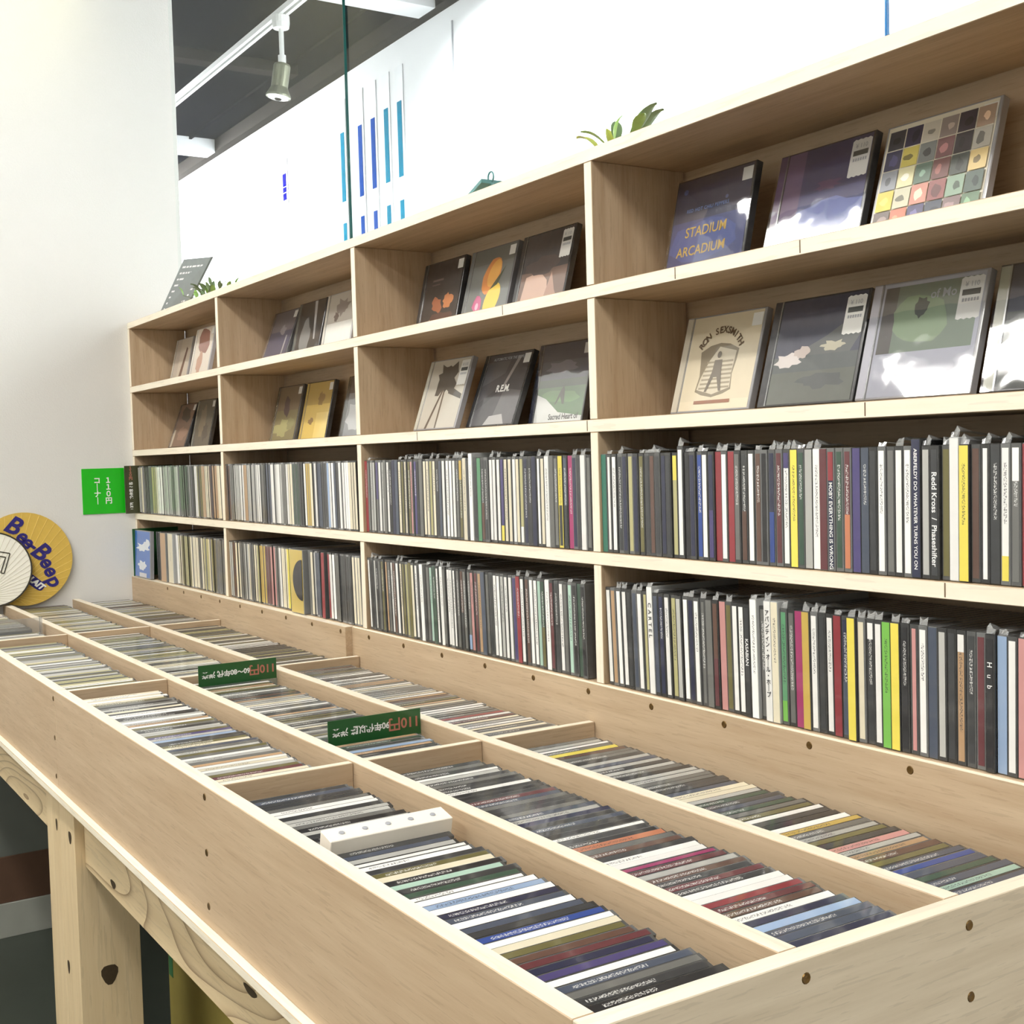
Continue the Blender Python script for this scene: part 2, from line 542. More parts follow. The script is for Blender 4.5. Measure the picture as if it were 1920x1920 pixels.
struct('floor', (-8.2, 5.2, -3.4, 1.75, -OZ - 0.05, -OZ), 'floor_vinyl')
struct('wall_left', (X0 - 0.14, X0, -3.3, SD, -OZ, 2.4), 'plaster')
struct('wall_corner', (-8.1, X0 - 0.14, SD - 0.12, SD, -OZ, 2.4), 'plaster')
struct('wall_back', (-8.1, 5.1, YW, YW + 0.12, -OZ, 2.4), 'white_paint')
struct('wall_far', (-8.2, -8.1, SD - 0.12, YW + 0.12, -OZ, 2.4), 'white_paint')
struct('wall_right', (5.1, 5.2, -3.4, YW + 0.12, -OZ, 2.4), 'plaster')
struct('wall_front', (X0 - 0.14, 5.1, -3.4, -3.3, -OZ, 2.4), 'plaster')
struct('wall_low', (X0, 5.1, SD + 0.012, SD + 0.09, -OZ, ZT - 0.03), 'plaster')
struct('ceiling', (-8.2, 5.2, SD - 0.12, YW + 0.12, ZC + 0.07, ZC + 0.15), 'ceiling_dark')
struct('ceiling_shop', (X0 - 0.14, 5.2, -3.4, SD - 0.02, 1.95, 2.0), 'ceiling_dark')
struct('wall_header', (X0, 5.1, SD - 0.019, SD + 0.05, 1.945, 2.4), 'ceiling_dark')
struct('trim_1', (-8.1, 5.1, YW - 0.05, YW, ZC, ZC + 0.07), 'trim_grey')
for i, bx in enumerate((-4.32, -1.70, 0.9)):
    struct('trim_%d' % (2 + i), (bx - 0.07, bx + 0.07, SD, YW - 0.05, ZC - 0.005, ZC + 0.07), 'white_paint')
struct('trim_5', (-2.84, -2.76, SD, 1.44, ZC + 0.02, ZC + 0.07), 'trim_grey')
struct('trim_6', (-1.589, -1.581, YW - 0.004, YW, -OZ, ZC - 0.06), 'joint_grey')
struct('trim_7', (-8.1, 5.1, 1.40, 1.415, ZC + 0.055, ZC + 0.07), 'ceiling_dark')
struct('baseboard_left', (X0, X0 + 0.014, -3.3, SD, -OZ, -0.780), 'plank_white')
struct('trim_8', (X0, X0 + 0.008, -3.3, SD, -0.7795, -0.660), 'cardboard_dark')
struct('trim_9', (X0, X0 + 0.004, -3.3, SD, -0.6595, ZS - 0.03), 'wall_shade_grey')  # added grey sheet standing in for the shade under the table

# glass standing along the top of the shelf
GY = 0.147
gx = [X0 + 0.002, 0.4788, 1.8408, 3.2]
for i in range(3):
    w = box('window_%d' % (i + 1), (gx[i] + 0.002, gx[i + 1] - 0.0012, GY - 0.0025, GY + 0.0025, ZT + 0.0005, 1.94), 'pane_glass')
    tag(w, kind='structure')
    box('glass_edge', (gx[i + 1] - 0.0011, gx[i + 1] + 0.0010, GY - 0.0027, GY + 0.0027, ZT + 0.0005, 1.94),
        'glass_edge' if i != 1 else 'glass_edge_blue', w)

# ------------------------------------------------------------------ shelf unit
shelf = thing('display_shelf', 'pale plywood wall shelf of open bays holding the shop CDs', 'shelf', (X0, 0, Z4 - T))
XR = VX[4] + T
for k, z in enumerate((ZT, Z1, Z2, Z3, Z4)):
    nm = 'top_board' if k == 0 else 'shelf_board'
    box(nm, (X0, XR, 0.0, SD, z - T, z), 'ply_x', shelf, 'edge_x', ('-y',))
rows = [(ZT, Z1), (Z1, Z2), (Z2, Z3), (Z3, Z4)]
for k, (zt, zb) in enumerate(rows):
    for i, vx in enumerate(VX):
        nm = 'side_panel' if i in (0, 4) else 'divider'
        box(nm, (vx, vx + T, 0.0, SD - 0.006, zb + 0.0002, zt - T - 0.0002), 'ply_z', shelf, 'edge_z', ('-y',))
box('back_panel', (X0, XR, SD, SD + 0.008, Z4 - T, ZT), 'ply_x', shelf)

SCREW = mesh('screw', *lathe([(0.0010, -0.002), (0.0040, -0.0004), (0.0042, 0.0), (0.0036, 0.0006), (0.0012, 0.0002)], 12, 'y'), ('brass',))


def screw(parent, x, y, z, axis='-y'):
    o = link('screw', SCREW, parent)
    p_ = Vector((x, y, z)) - Vector(parent.location)
    if axis == '-y':
        o.matrix_local = Matrix.Translation(p_) @ Matrix.Rotation(math.pi, 4, 'X')
    elif axis == '+x':
        o.matrix_local = Matrix.Translation(p_) @ Matrix.Rotation(-math.pi / 2, 4, 'Z')
    return o


# seams in the shelf edge banding
for u, v, z in ((1266, 515, Z1), (1500, 462, Z1), (1622, 765, Z2), (1772, 1108, Z3), (942, 572, Z1), (782, 810, Z2), (1101, 792, Z2)):
    q = back(u, v, 1, 0.0)
    box('banding_seam', (q.x - 0.0006, q.x + 0.0006, -0.0004, 0.0, z - T + 0.002, z - 0.001), 'seam_dark', shelf)

# ------------------------------------------------------------------ browsing table with three troughs
tbl = thing('browsing_table', 'long pale wooden table with three troughs of upright CDs', 'table', (XA, YF, -OZ))
G = 0.0003
box('bottom_board', (X0 + 0.001, XE + 0.018, YF - 0.010, 0.0 - G, ZS - 0.010, ZS), 'ply_x', tbl, 'edge_x', ('-y', '+z'))
box('front_board', (X0 + 0.001, XA - 0.010, YF, YF + TY, ZS + G, ZB), 'ply_x', tbl, 'edge_x', ('+z',))
box('front_board', (XA - 0.0095, XE - G, YF, YF + TY, ZS + G, ZB), 'ply_x', tbl, 'edge_x', ('+z',))
box('back_board', (X0 + 0.001, 0.742, -0.0165, -G, ZS + G, Z4 - 0.001), 'ply_x', tbl, 'edge_x', ('+z',))
box('back_board', (0.7425, XR, -0.0035, -G, ZS + G, Z4 - 0.002), 'ply_x', tbl, 'edge_x', ('+z',))
box('end_board', (XE, XE + 0.018, YF, -0.004, ZS + G, ZB), 'ply_lit', tbl, 'edge_y', ('+z',))
for y in (YA, YB):
    box('trough_divider', (X0 + 0.001, XE - G, y - TY / 2, y + TY / 2, ZS + G, ZB), 'ply_x', tbl, 'edge_x', ('+z',))
CT = 0.012
XD = [VX[1], XA, XB_]
for x in XD:
    for (ya, yb) in ((YF + TY, YA - TY / 2), (YA + TY / 2, YB - TY / 2), (YB + TY / 2, -0.0168 if x < 0.74 else -0.0038)):
        box('cross_divider', (x - CT / 2, x + CT / 2, ya + G, yb - G, ZS + G, ZB - 0.001), 'ply_y', tbl, 'edge_y', ('+z',))
# legs and rails
for xa, xb in ((0.616, 0.7085), (0.7093, 0.808)):
    box('leg', (xa, xb, -0.512, -0.418, -OZ, ZS - 0.0103), 'pine_z', tbl)
for xa, xb in ((X0 + 0.002, 0.6155), (0.8085, XE)):
    box('rail', (xa, xb, -0.497, -0.459, -0.280, ZS - 0.0103), 'pine_x', tbl)
for xa in (2.07,):
    box('leg', (xa, xa + 0.09, -0.458, -0.364, -OZ, ZS - 0.0103), 'pine_z', tbl)
    box('leg', (xa, xa + 0.09, -0.12, -0.03, -OZ, ZS - 0.0103), 'pine_z', tbl)
for x, z in ((XB_, -0.022), (XB_, -0.083), (XB_, -0.142), (0.7465, -0.024), (0.7455, -0.086), (0.745, -0.147), (VX[1], -0.022), (VX[1], -0.083)):
    screw(tbl, x, YF, z)
for i in range(10):
    screw(tbl, 0.812 + 0.1303 * i, -0.0035, 0.027)
for i in range(9):
    screw(tbl, -0.305 + 0.1285 * i, -0.0165, 0.030)
for y, z in ((-0.3397, -0.0235), (-0.169, -0.026), (-0.168, -0.081), (-0.339, -0.081)):
    screw(tbl, XE + 0.018, y, z, '+x')


def knot(parent, pos, ru, rv, axis):
    vs = []
    n = 14
    for i in range(n):
        a = 2 * math.pi * i / n
        k = 1 + 0.12 * math.sin(3 * a)
        if axis == 'y':
            vs.append((k * ru * math.cos(a), 0, k * rv * math.sin(a)))
        else:
            vs.append((0, k * ru * math.cos(a), k * rv * math.sin(a)))
    me = mesh('knot', vs, [tuple(range(n)) if axis == 'y' else tuple(range(n))], ('dark_knot',))
    o = link('knot', me, parent)
    o.location = Vector(pos) - Vector(parent.location)
    return o


for u, v, ru, rv in ((131, 1570, 0.010, 0.010), (106, 1545, 0.006, 0.010), (129, 1812, 0.008, 0.011)):
    q = back(u, v, 1, -0.5123); knot(tbl, q, ru, rv, 'y')
q = back(206, 1826, 0, 0.8083); knot(tbl, q, 0.013, 0.016, 'x')
for u, v, ru, rv in ((212, 1658, 0.014, 0.006), (469, 1858, 0.02, 0.005)):
    q = back(u, v, 1, -0.4973); knot(tbl, q, ru, rv, 'y')

# ------------------------------------------------------------------ CD cases
PAL = dict(w=(242, 241, 236), c=(228, 219, 192), lg=(182, 182, 176), g=(104, 104, 100), dg=(46, 48, 50), k=(15, 15, 20),
           n=(22, 27, 62), b=(34, 66, 142), lb=(150, 174, 206), t=(24, 112, 90), gn=(120, 190, 76), em=(88, 150, 106),
           o=(104, 98, 50), y=(234, 216, 84), gd=(196, 166, 76), r=(142, 36, 46), m=(96, 38, 44), p=(68, 58, 112),
           mg=(158, 40, 98), pk=(200, 142, 138), br=(92, 62, 48), tn=(188, 152, 112), or_=(198, 122, 84), s=(66, 75, 92),
           pg=(170, 202, 184), dn=(44, 74, 56), lo=(178, 172, 120))
NAME = dict(w='white', c='cream', lg='silver', g='grey', dg='charcoal', k='black', n='navy', b='blue', lb='sky-blue',
            t='teal', gn='lime', em='jade', o='olive', y='yellow', gd='gold', r='red', m='maroon', p='purple',
            mg='magenta', pk='pink', br='brown', tn='tan', or_='orange', s='slate', pg='mint', dn='forest-green', lo='khaki')
ORD = {0: 'first', 1: 'second', 2: 'third', 3: 'fourth'}


def pc(k, j=0.10):
    r, g, b = PAL[k]
    f = 1 + rng.uniform(-j, j)
    return (min(1, lin(r) * f), min(1, lin(g) * f), min(1, lin(b) * f), 1.0)


CW, CH, CTH = 0.142, 0.125, 0.0102


def case_mesh(th):
    me = mesh('case', boxv(-th / 2, th / 2, 0, CW, 0, CH), BF, ('case_plastic',))
    bm = bmesh.new(); bm.from_mesh(me)
    bmesh.ops.bevel(bm, geom=list(bm.edges), offset=0.0006, segments=1, affect='EDGES')
    bm.to_mesh(me); bm.free()
    return me


CASE = case_mesh(CTH)
CASES = {}


def card_mesh(w, z0, z1, y=-0.00025):
    return mesh('spine_card', boxv(-w / 2, w / 2, y, 0.0001, z0, z1), [BF[2], BF[3], BF[5], BF[0], BF[1]], ('spine_print',))


CARD = {'n': card_mesh(0.0066, 0.004, 0.121), 'W': card_mesh(0.0094, 0.001, 0.124), 't': card_mesh(0.0044, 0.004, 0.121), 'B': card_mesh(0.0080, 0.002, 0.123)}
CARD_PLAIN = {}
for k_, me_ in CARD.items():
    c_ = me_.copy(); c_.materials.clear(); c_.materials.append(MATS['band_print']); CARD_PLAIN[k_] = c_
BANDS = {}
for nm, (a, b) in {'top': (0.092, 0.121), 'bot': (0.004, 0.026), 'half': (0.004, 0.058), 'tip': (0.105, 0.121)}.items():
    me = card_mesh(0.0066, a, b, -0.00045); me.materials.clear(); me.materials.append(MATS['band_print']); BANDS[nm] = me

WRAPS = []
for i in range(6):
    r2 = random.Random(40 + i)
    h = 0.006 + 0.011 * r2.random()
    vs, fs = [], []
    nx, ny = 4, 4
    for j in range(ny):
        for k in range(nx):
            x = -0.0048 + 0.0096 * k / (nx - 1)
            y = 0.003 + 0.05 * j / (ny - 1)
            z = CH + 0.0003 + h * max(0.03, (1 - j / (ny - 1) * 0.9)) * (0.35 + 0.65 * r2.random()) * (1 if 0 < k < nx - 1 else 0.75)
            vs.append((x, y, z))
    for j in range(ny - 1):
        for k in range(nx - 1):
            fs.append((j * nx + k, j * nx + k + 1, (j + 1) * nx + k + 1, (j + 1) * nx + k))
    b0 = len(vs)
    for k in range(nx):
        vs.append((vs[k][0] * 0.95, 0.0015, CH + 0.0002))
    for k in range(nx - 1):
        fs.append((b0 + k, b0 + k + 1, k + 1, k))
    WRAPS.append(mesh('plastic_wrap', vs, fs, ('clear_wrap',)))


def cd(name, M, key, style='n', band=None, wrap=False, body=None, th=CTH, label='', group=None, text=None):
    if abs(th - CTH) < 1e-6:
        me = CASE
    else:
        me = CASES.setdefault(round(th, 4), case_mesh(th))
    o = link(name, me)
    o.matrix_world = M
    bcol = body if body is not None else rng.choice((0.018, 0.03, 0.05, 0.08, 0.14))
    o.color = (bcol, bcol * 1.02, bcol * 1.0, 1)
    tag(o, label, 'CD', group)
    if abs(th - CTH) < 1e-6:
        cme = CARD_PLAIN[style] if text else CARD[style]
    else:
        cme = CASES.setdefault('card%.4f' % th, card_mesh(th * 0.93, 0.001, 0.124))
    s = link('spine_card', cme, o)
    s.color = pc(key)
    if band:
        where, bk = band
        q = link('spine_band', BANDS[where], o); q.color = pc(bk)
    if wrap:
        link('plastic_wrap', rng.choice(WRAPS), o)
    if text:
        tm, mat, z = text
        M2 = frame((1, 0, 0), (0, 0, 1), (0, -0.0006, z)) if tm is TX['avan'] else frame((0, 0, -1), (1, 0, 0), (0, -0.0006, z))
        put_text(tm, M2, mat, s, 'title_print')
    return o


ROWNAME = {2: 'third shelf', 3: 'fourth shelf'}
BAY = {0: 'bay against the white wall', 1: 'second bay from the white wall', 2: 'third bay from the white wall', 3: 'fourth bay from the white wall'}


def parse(s):
    out = []
    for tok in s.split():
        parts = tok.split(':')
        e = dict(u=float(parts[0]), k=parts[1], style='n', band=None)
        for x in parts[2:]:
            if x in ('W', 't'):
                e['style'] = x
            elif '=' in x:
                a, b = x.split('='); e['band'] = (a, b)
            else:
                e['id'] = x
        out.append(e)
    return out


R3C3 = parse('1126:dg 1135:t:W 1140:w:t 1145:dn 1150:g 1157:w 1163:n 1169:s 1178:n 1186:lo 1191:o 1197:dg 1207:br 1214:dg 1221:dn 1229:n '
             '1238:g 1244:dg 1252:dg:def 1261:dg 1270:lo:top=y 1282:w:tall 1292:k 1300:n:echo 1308:b 1316:w 1326:s 1339:n:half=p 1351:r:W 1362:w 1374:r:W '
             '1389:g 1401:dg:half=br 1412:w 1426:br 1441:n:half=b 1455:m 1468:w:tip=p 1481:y:W 1495:dn 1506:k 1515:lg:W 1525:w:W 1541:m:W 1554:n:top=r:moby '
             '1571:dn 1587:m:half=or_ 1601:p:W 1616:s:W 1631:dg 1647:w 1661:g 1681:w 1695:w 1715:n:W:aber 1730:lg 1747:dg:redd 1764:o 1780:dg 1796:w:W:tall2 '
             '1810:y:W:yel 1824:br 1840:w:t 1858:dg:W 1879:w:bot=y 1899:g:top=w 1913:r:W')
R4C3 = parse('1128:br 1138:w 1146:tn 1151:br 1156:w 1164:dg 1175:w 1185:s 1194:dg 1204:w 1214:lo:t 1225:w:W:cart 1236:s 1243:n 1251:w 1259:lo 1268:lg '
             '1278:n 1288:w 1297:s 1303:g:t 1311:w 1322:g:W 1331:br 1338:br:half=m 1347:o 1361:pk:W 1370:k 1380:w 1391:w 1403:dg:kas 1416:w:W:talla 1424:g 1432:dn '
             '1443:w:W:avan 1455:c:W:tallb 1467:em:bot=gn 1477:g 1485:m 1494:mg:W 1503:br 1514:gd:W 1526:w 1538:dg 1550:w 1560:r:W 1570:g 1578:n:half=s 1585:n '
             '1593:y:W:pale 1601:br 1609:c 1618:g 1624:dg:tip=w 1631:g 1638:w 1646:dn 1655:gn:W 1665:k 1674:y:W 1683:o 1689:g 1697:m 1706:pk:t 1717:s:W 1727:n '
             '1737:w 1750:dg 1763:n 1774:lg 1789:dg 1800:m 1811:tn:tip=w 1820:m 1829:dg 1839:dg 1850:k:hub 1868:lb:W 1879:n 1888:w 1900:br 1911:k:W 1918:pk:W')
R3C2 = parse('686:r:W 691:g 695:lg 699:lg 705:p:half=g 710:w 715:lg 721:g:W 726:k 730:w 737:n:W 743:s:W 749:c 754:o 758:o 762:c:t 767:m:W 772:pk:t 776:k 781:p '
             '787:g:W 794:c 800:c 806:o 811:lo 816:c 822:dg 826:s 831:w 839:w 846:w 853:w 860:g 866:o:top=gd 874:c:W 881:dg 887:w:W:snow 897:em:W 906:dg:half=br 912:dg '
             '919:w 928:w 935:w 941:p:bot=y 948:c 955:c 960:k 965:w 970:c 976:lo:bot=w 982:n 988:dg 997:n:W 1003:k 1008:w:t 1015:g:W 1021:c 1030:w:W:wtxt 1037:g:W '
             '1045:g 1052:y:half=dg:W 1060:s:half=dg 1069:mg:W 1078:n 1086:dg 1095:w:W:end')
R4C2 = parse('692:w:t 698:k 702:k 707:lg 713:g 719:o 726:tn:t 731:g 737:w:t 743:br 749:w 755:c:t 760:o 765:lo 771:o:W 777:c 783:w 790:w:W 797:dg 802:g 808:pg 816:dn:W '
             '820:s 824:w:t 831:w:W 837:g 843:w 850:w 855:w:t 862:g 869:br:half=dg 876:g 882:g:bot=lb 888:pk 894:m 899:tn 907:s:W 915:g 922:dg 929:w 937:w 942:lg 947:w 954:w '
             '961:k 966:p 972:r:W 980:w 987:br 994:w 1000:o 1006:w 1011:pg 1017:dn:half=o 1026:w:W 1035:m 1043:dg 1053:w 1060:g 1066:k 1070:pg 1077:dn:W 1083:g 1089:g 1095:k 1101:k:ktxt')

SPEC = {
    'aber': dict(text=('aber', 'ink_white', 0.062), label='navy CD case with long pale capital lettering, raised above its neighbours on the third shelf'),
    'redd': dict(text=('redd', 'ink_white', 0.056), label='charcoal CD case with widely spaced bold white lettering on the third shelf'),
    'moby': dict(text=('moby', 'ink_white', 0.046), label='navy CD case with red spine top and bold white capitals, third shelf'),
    'def': dict(label='charcoal CD case with a small grey capsule mark, third shelf beside the khaki spine'),
    'kas': dict(text=('kas', 'ink_white', 0.072), label='charcoal CD case with one bold white word on its spine, fourth shelf'),
    'avan': dict(text=('avan', 'ink_dark', 0.070), label='wide white CD case with black Japanese characters down the spine, fourth shelf'),
    'cart': dict(text=('cart', 'ink_dark', 0.086), label='wide white CD case with spaced grey serif capitals, standing proud on the fourth shelf'),
    'hub': dict(text=('hub', 'ink_white', 0.088), label='black CD case with three widely spaced pale letters, fourth shelf'),
}


def fill_bay(col, row, entries, lean0, lean1, stop_u=None):
    zs = {2: Z3, 3: Z4}[row]
    xa, xb = VX[col] + T + 0.0006, VX[col + 1] - 0.0006
    pitch = 0.01066
    s0 = math.sin(math.radians(max(lean0, 0)))
    s1 = math.sin(math.radians(max(-lean1, 0)))
    n = int((xb - xa - CH * s0 - CH * s1 - 0.0108) / pitch) + 1
    slots, us, leans = [], [], []
    for i in range(n):
        f = i / (n - 1)
        lean = math.radians(lean0 + (lean1 - lean0) * f)
        x = xa + 0.0054 + CH * s0 + pitch * i
        slots.append(x); leans.append(lean)
        us.append(proj((x - 0.062 * math.sin(lean), 0.004, zs + 0.062))[0])
    got = {}
    DARK = ('dg', 'k', 'g', 's', 'n', 'dn', 'o', 'br', 'm')
    for e in sorted(entries, key=lambda e: 0 if e.get('id') else (2 if e['k'] in DARK and not e['band'] else 1)):   # nearest free slot, telling ones first
        order = sorted(range(n), key=lambda i: abs(us[i] - e['u']))
        for i in order[:4]:
            if i not in got:
                got[i] = e; break
    row_ = []
    for i in range(n):
        e = got.get(i)
        if e is None:
            e = dict(k=rng.choice(('dg', 'dg', 'k', 'g', 's', 'n')), style='n', band=None)
        row_.append(e)
    for i, x in enumerate(slots):
        if us[i] > 1938 or (stop_u and us[i] > stop_u):
            continue
        e, lean = row_[i], leans[i]
        sp_ = SPEC.get(e.get('id'), {})
        dy = 0.003 + rng.uniform(0, 0.0025) + (-0.002 if e.get('id') else 0.0)
        M = Matrix.Translation((x, dy, zs + 0.0006 + abs(math.sin(lean)) * 0.0052)) @ Matrix.Rotation(-lean, 4, 'Y')
        if e.get('id') in ('tall', 'tall2', 'talla', 'tallb', 'cart', 'snow', 'aber', 'avan'):
            M = M @ Matrix.Diagonal((1, 1, 1.055, 1))      # slightly taller packages
        k = e['k']
        two = (' and %s' % NAME[e['band'][1]]) if e['band'] else ''
        wide = {'W': 'wide ', 't': 'thin ', 'n': ''}[e['style']]
        if sp_.get('label'):
            lab = sp_['label']
        else:
            nb = ''
            if 0 < i < n - 1:
                nb = ' between %s and %s ones' % (NAME[row_[i - 1]['k']], NAME[row_[i + 1]['k']])
            if two and wide:
                nb = ''
            lab = 'CD, %s%s%s spine%s, %s shelf, %s bay from wall' % (wide, NAME[k], two, nb, ORD[row], ORD[col])
        tx = sp_.get('text')
        body = 0.45 if (k in ('w', 'c') and e['style'] == 'W') else None
        cd('cd_case', M, k, e['style'], e['band'], wrap=(rng.random() < (0.55 if col == 3 else 0.28)), body=body, label=lab,
           group='CDs on the %s shelf, %s bay from the wall' % (ORD[row], ORD[col]),
           text=(TX[tx[0]], tx[1], tx[2]) if tx else None)


fill_bay(3, 2, R3C3, 0.2, -0.6)
fill_bay(3, 3, R4C3, 2.2, -0.8)
fill_bay(2, 2, R3C2, 0.5, 0.2)
fill_bay(2, 3, R4C2, 3.2, 1.4, stop_u=1102)

# ---- far bays (under 4 px per spine): one joined row, except the ones that stand out
R3C1 = parse('425:br 433:g 440:lg 446:lg 452:w 459:tn 467:lg 474:lg 482:w 489:g 496:dg 501:s 507:w 513:lg 519:w 526:lg 531:g 535:dg 538:w 543:c 553:dn 562:dg 569:w 576:gd '
             '582:c 588:dg 592:w 597:s 604:dg 613:lb 619:w 626:s 631:dg 639:w 649:w 655:c 662:c')
R4C1 = parse('431:lg 438:br 445:c 452:g 460:lg 466:c 471:g 477:c 483:lo 490:gd 503:m 512:pk 518:g 524:w 530:c 535:c 540:y 565:g 570:w 576:g 585:c 590:lg 594:s 600:dg 604:w '
             '613:r 622:w 629:g 639:dg 648:k 655:dg 662:c 668:c')
R3C0 = parse('260:lg 264:c 271:g 279:g 286:lo 292:c 299:w 309:lg 315:lg 323:g 331:lg 337:g 343:g 349:dg 353:lg 359:k 366:w 373:o 380:tn 388:c 393:br 404:tn 409:c 415:c')
R4C0 = parse('291:g 295:dg 324:br 330:w 336:c 342:o 348:lo 355:o 361:c 368:c 373:g 380:c 386:lo 394:c 400:o 407:g 413:g 419:g')


class Mass:
    """many small boxes in one mesh, coloured by a face attribute"""
    def __init__(self):
        self.v, self.f, self.c, self.m = [], [], [], []

    def box(self, M, b, col, mat, faces=BF):
        n = len(self.v)
        self.v += [M @ Vector(p_) for p_ in boxv(*b)]
        for f in faces:
            self.f.append(tuple(n + i for i in f)); self.c.append(col); self.m.append(mat)

    def build(self, name, mats):
        me = mesh(name, self.v, self.f, mats, self.m)
        a = me.color_attributes.new('col', 'FLOAT_COLOR', 'CORNER')
        i = 0
        for p_, c in zip(me.polygons, self.c):
            for _ in p_.loop_indices:
                a.data[i].color = c; i += 1
        return link(name, me)


case_mat('mass_case', True)


def mass_cd(ms, M, key, style='n', j=0.14):
    b = rng.choice((0.03, 0.06, 0.12, 0.2, 0.3))
    ms.box(M, (-CTH / 2, CTH / 2, 0, CW, 0, CH), (b, b, b, 1), 0)
    w = {'n': 0.0076, 'W': 0.0094, 't': 0.0050}[style]
    ms.box(M, (-w / 2, w / 2, -0.0003, 0.0001, 0.003, 0.122), pc(key, j), 1, [BF[2], BF[3], BF[5]])


far_shelf = Mass()
SKIP = {(1, 3): [(0.458, 0.542), (0.598, 0.631)], (0, 3): [(-0.62, -0.452), (-0.406, -0.292)], (1, 2): []}
for (col, row, ent, lean) in ((1, 2, R3C1, 1.6), (1, 3, R4C1, 2.0), (0, 2, R3C0, 2.6), (0, 3, R4C0, 2.2)):
    zs = {2: Z3, 3: Z4}[row]
    xa, xb = VX[col] + T + 0.001, VX[col + 1] - 0.001
    if (col, row) == (0, 2):
        xa += 0.012
    pitch = 0.01086
    n = int((xb - xa - 0.004) / pitch)
    th = math.radians(lean)
    for i in range(n):
        x = xa + 0.0060 + CH * math.sin(th) + pitch * i
        if x > xb - 0.006:
            continue
        if any(a < x < b for a, b in SKIP.get((col, row), [])):
            continue
        u = proj((x, 0, zs + 0.062))[0]
        e = min(ent, key=lambda q: abs(q['u'] - u))
        M = Matrix.Translation((x, 0.003 + rng.uniform(0, 0.003), zs + 0.0006 + math.sin(th) * 0.0052)) @ Matrix.Rotation(-th, 4, 'Y')
        mass_cd(far_shelf, M, e['k'], 'W' if e['k'] in ('w', 'c') and rng.random() < 0.4 else 'n')
o = far_shelf.build('shelved_cd_rows', ('mass_case', 'mass_print'))
tag(o, 'tightly packed rows of pale and dark CD spines in the two bays nearest the white wall', 'CDs', kind='stuff')

# the ones that stand out there
r_case = cd('cd_case', Matrix.Translation((0.6138, 0.0005, Z4 + 0.0006)), 'r', 'W', th=0.0135,
            label='thick red CD case on the fourth shelf, second bay from the white wall')
gold = cd('cd_box_set', Matrix.Translation((0.4985, -0.004, Z4 + 0.0006)), 'gd', 'n', th=0.064, body=0.2,
          label='thick gold boxed CD set with a black disc on its side, fourth shelf')
gold.children[0].color = rgb(206, 180, 92)
vs = [(-0.030 + 0.0, -0.0012, 0.0)]
n = 18
pts = []
for i in range(n + 1):
    a = math.pi / 2 + math.pi * i / n
    pts.append((0.0285 + 0.046 * math.cos(a), -0.0014, 0.066 + 0.040 * math.sin(a)))
me = mesh('disc_print', pts, [tuple(range(len(pts)))[::-1]], ('band_print',))
dk = link('disc_print', me, gold); dk.color = (0.012, 0.012, 0.02, 1)
card_box = cd('cd_box_set', Matrix.Translation((-0.3755, -0.003, Z4 + 0.0006)), 'tn', 'n', th=0.044, body=0.25,
              label='thick tan cardboard CD box standing on the fourth shelf by the white wall')
cream_box = cd('cd_box_set', Matrix.Translation((-0.3245, 0.0, Z4 + 0.0006)), 'c', 'n', th=0.040, body=0.5,
               label='thick cream CD box beside the tan box on the fourth shelf')

# ------------------------------------------------------------------ CDs standing in the troughs
COLY = [((YF + TY) + (YA - TY / 2)) / 2, ((YA + TY / 2) + (YB - TY / 2)) / 2, ((YB + TY / 2) + (-0.004)) / 2]
ZTOP = -0.021
BIN = {}          # (column, section) -> list of (u, v, key[, style])
BIN[(0, 3)] = [(470, 1500, 'dg'), (500, 1515, 'dg'), (520, 1500, 's'), (560, 1540, 'dg'), (701, 1551, 'dg'), (720, 1556, 'k'), (758, 1569, 'c', 'W'), (772, 1580, 'dg'),
               (785, 1588, 's'), (808, 1598, 'w', 't'), (818, 1610, 'w'), (826, 1618, 'o'), (836, 1626, 'c', 'W'), (848, 1634, 'k'), (856, 1642, 'pg'), (866, 1648, 'dg'),
               (880, 1655, 'dn'), (890, 1660, 'w', 't'), (907, 1667, 'w', 'W'), (932, 1676, 'lb'), (950, 1684, 'w', 'W'), (962, 1692, 'n'), (972, 1699, 's'), (985, 1706, 'w', 'W'),
               (1000, 1718, 's'), (1012, 1724, 'dg'), (1025, 1731, 'b'), (1030, 1738, 'w'), (1045, 1744, 'c', 'W'), (1056, 1751, 'o'), (1066, 1759, 'br'), (1075, 1766, 'm'),
               (1085, 1772, 'p'), (1100, 1773, 'n'), (1126, 1774, 'w', 'W'), (1135, 1785, 'p'), (1150, 1792, 'w'), (1155, 1800, 's'), (1160, 1808, 'w', 'W'), (1165, 1816, 'g'),
               (1170, 1824, 'lg'), (1178, 1832, 'dg'), (1185, 1840, 'k'), (1195, 1848, 'n'), (1200, 1858, 'n'), (1205, 1868, 'w'), (1210, 1876, 'n', 'W'), (1215, 1884, 'k')]
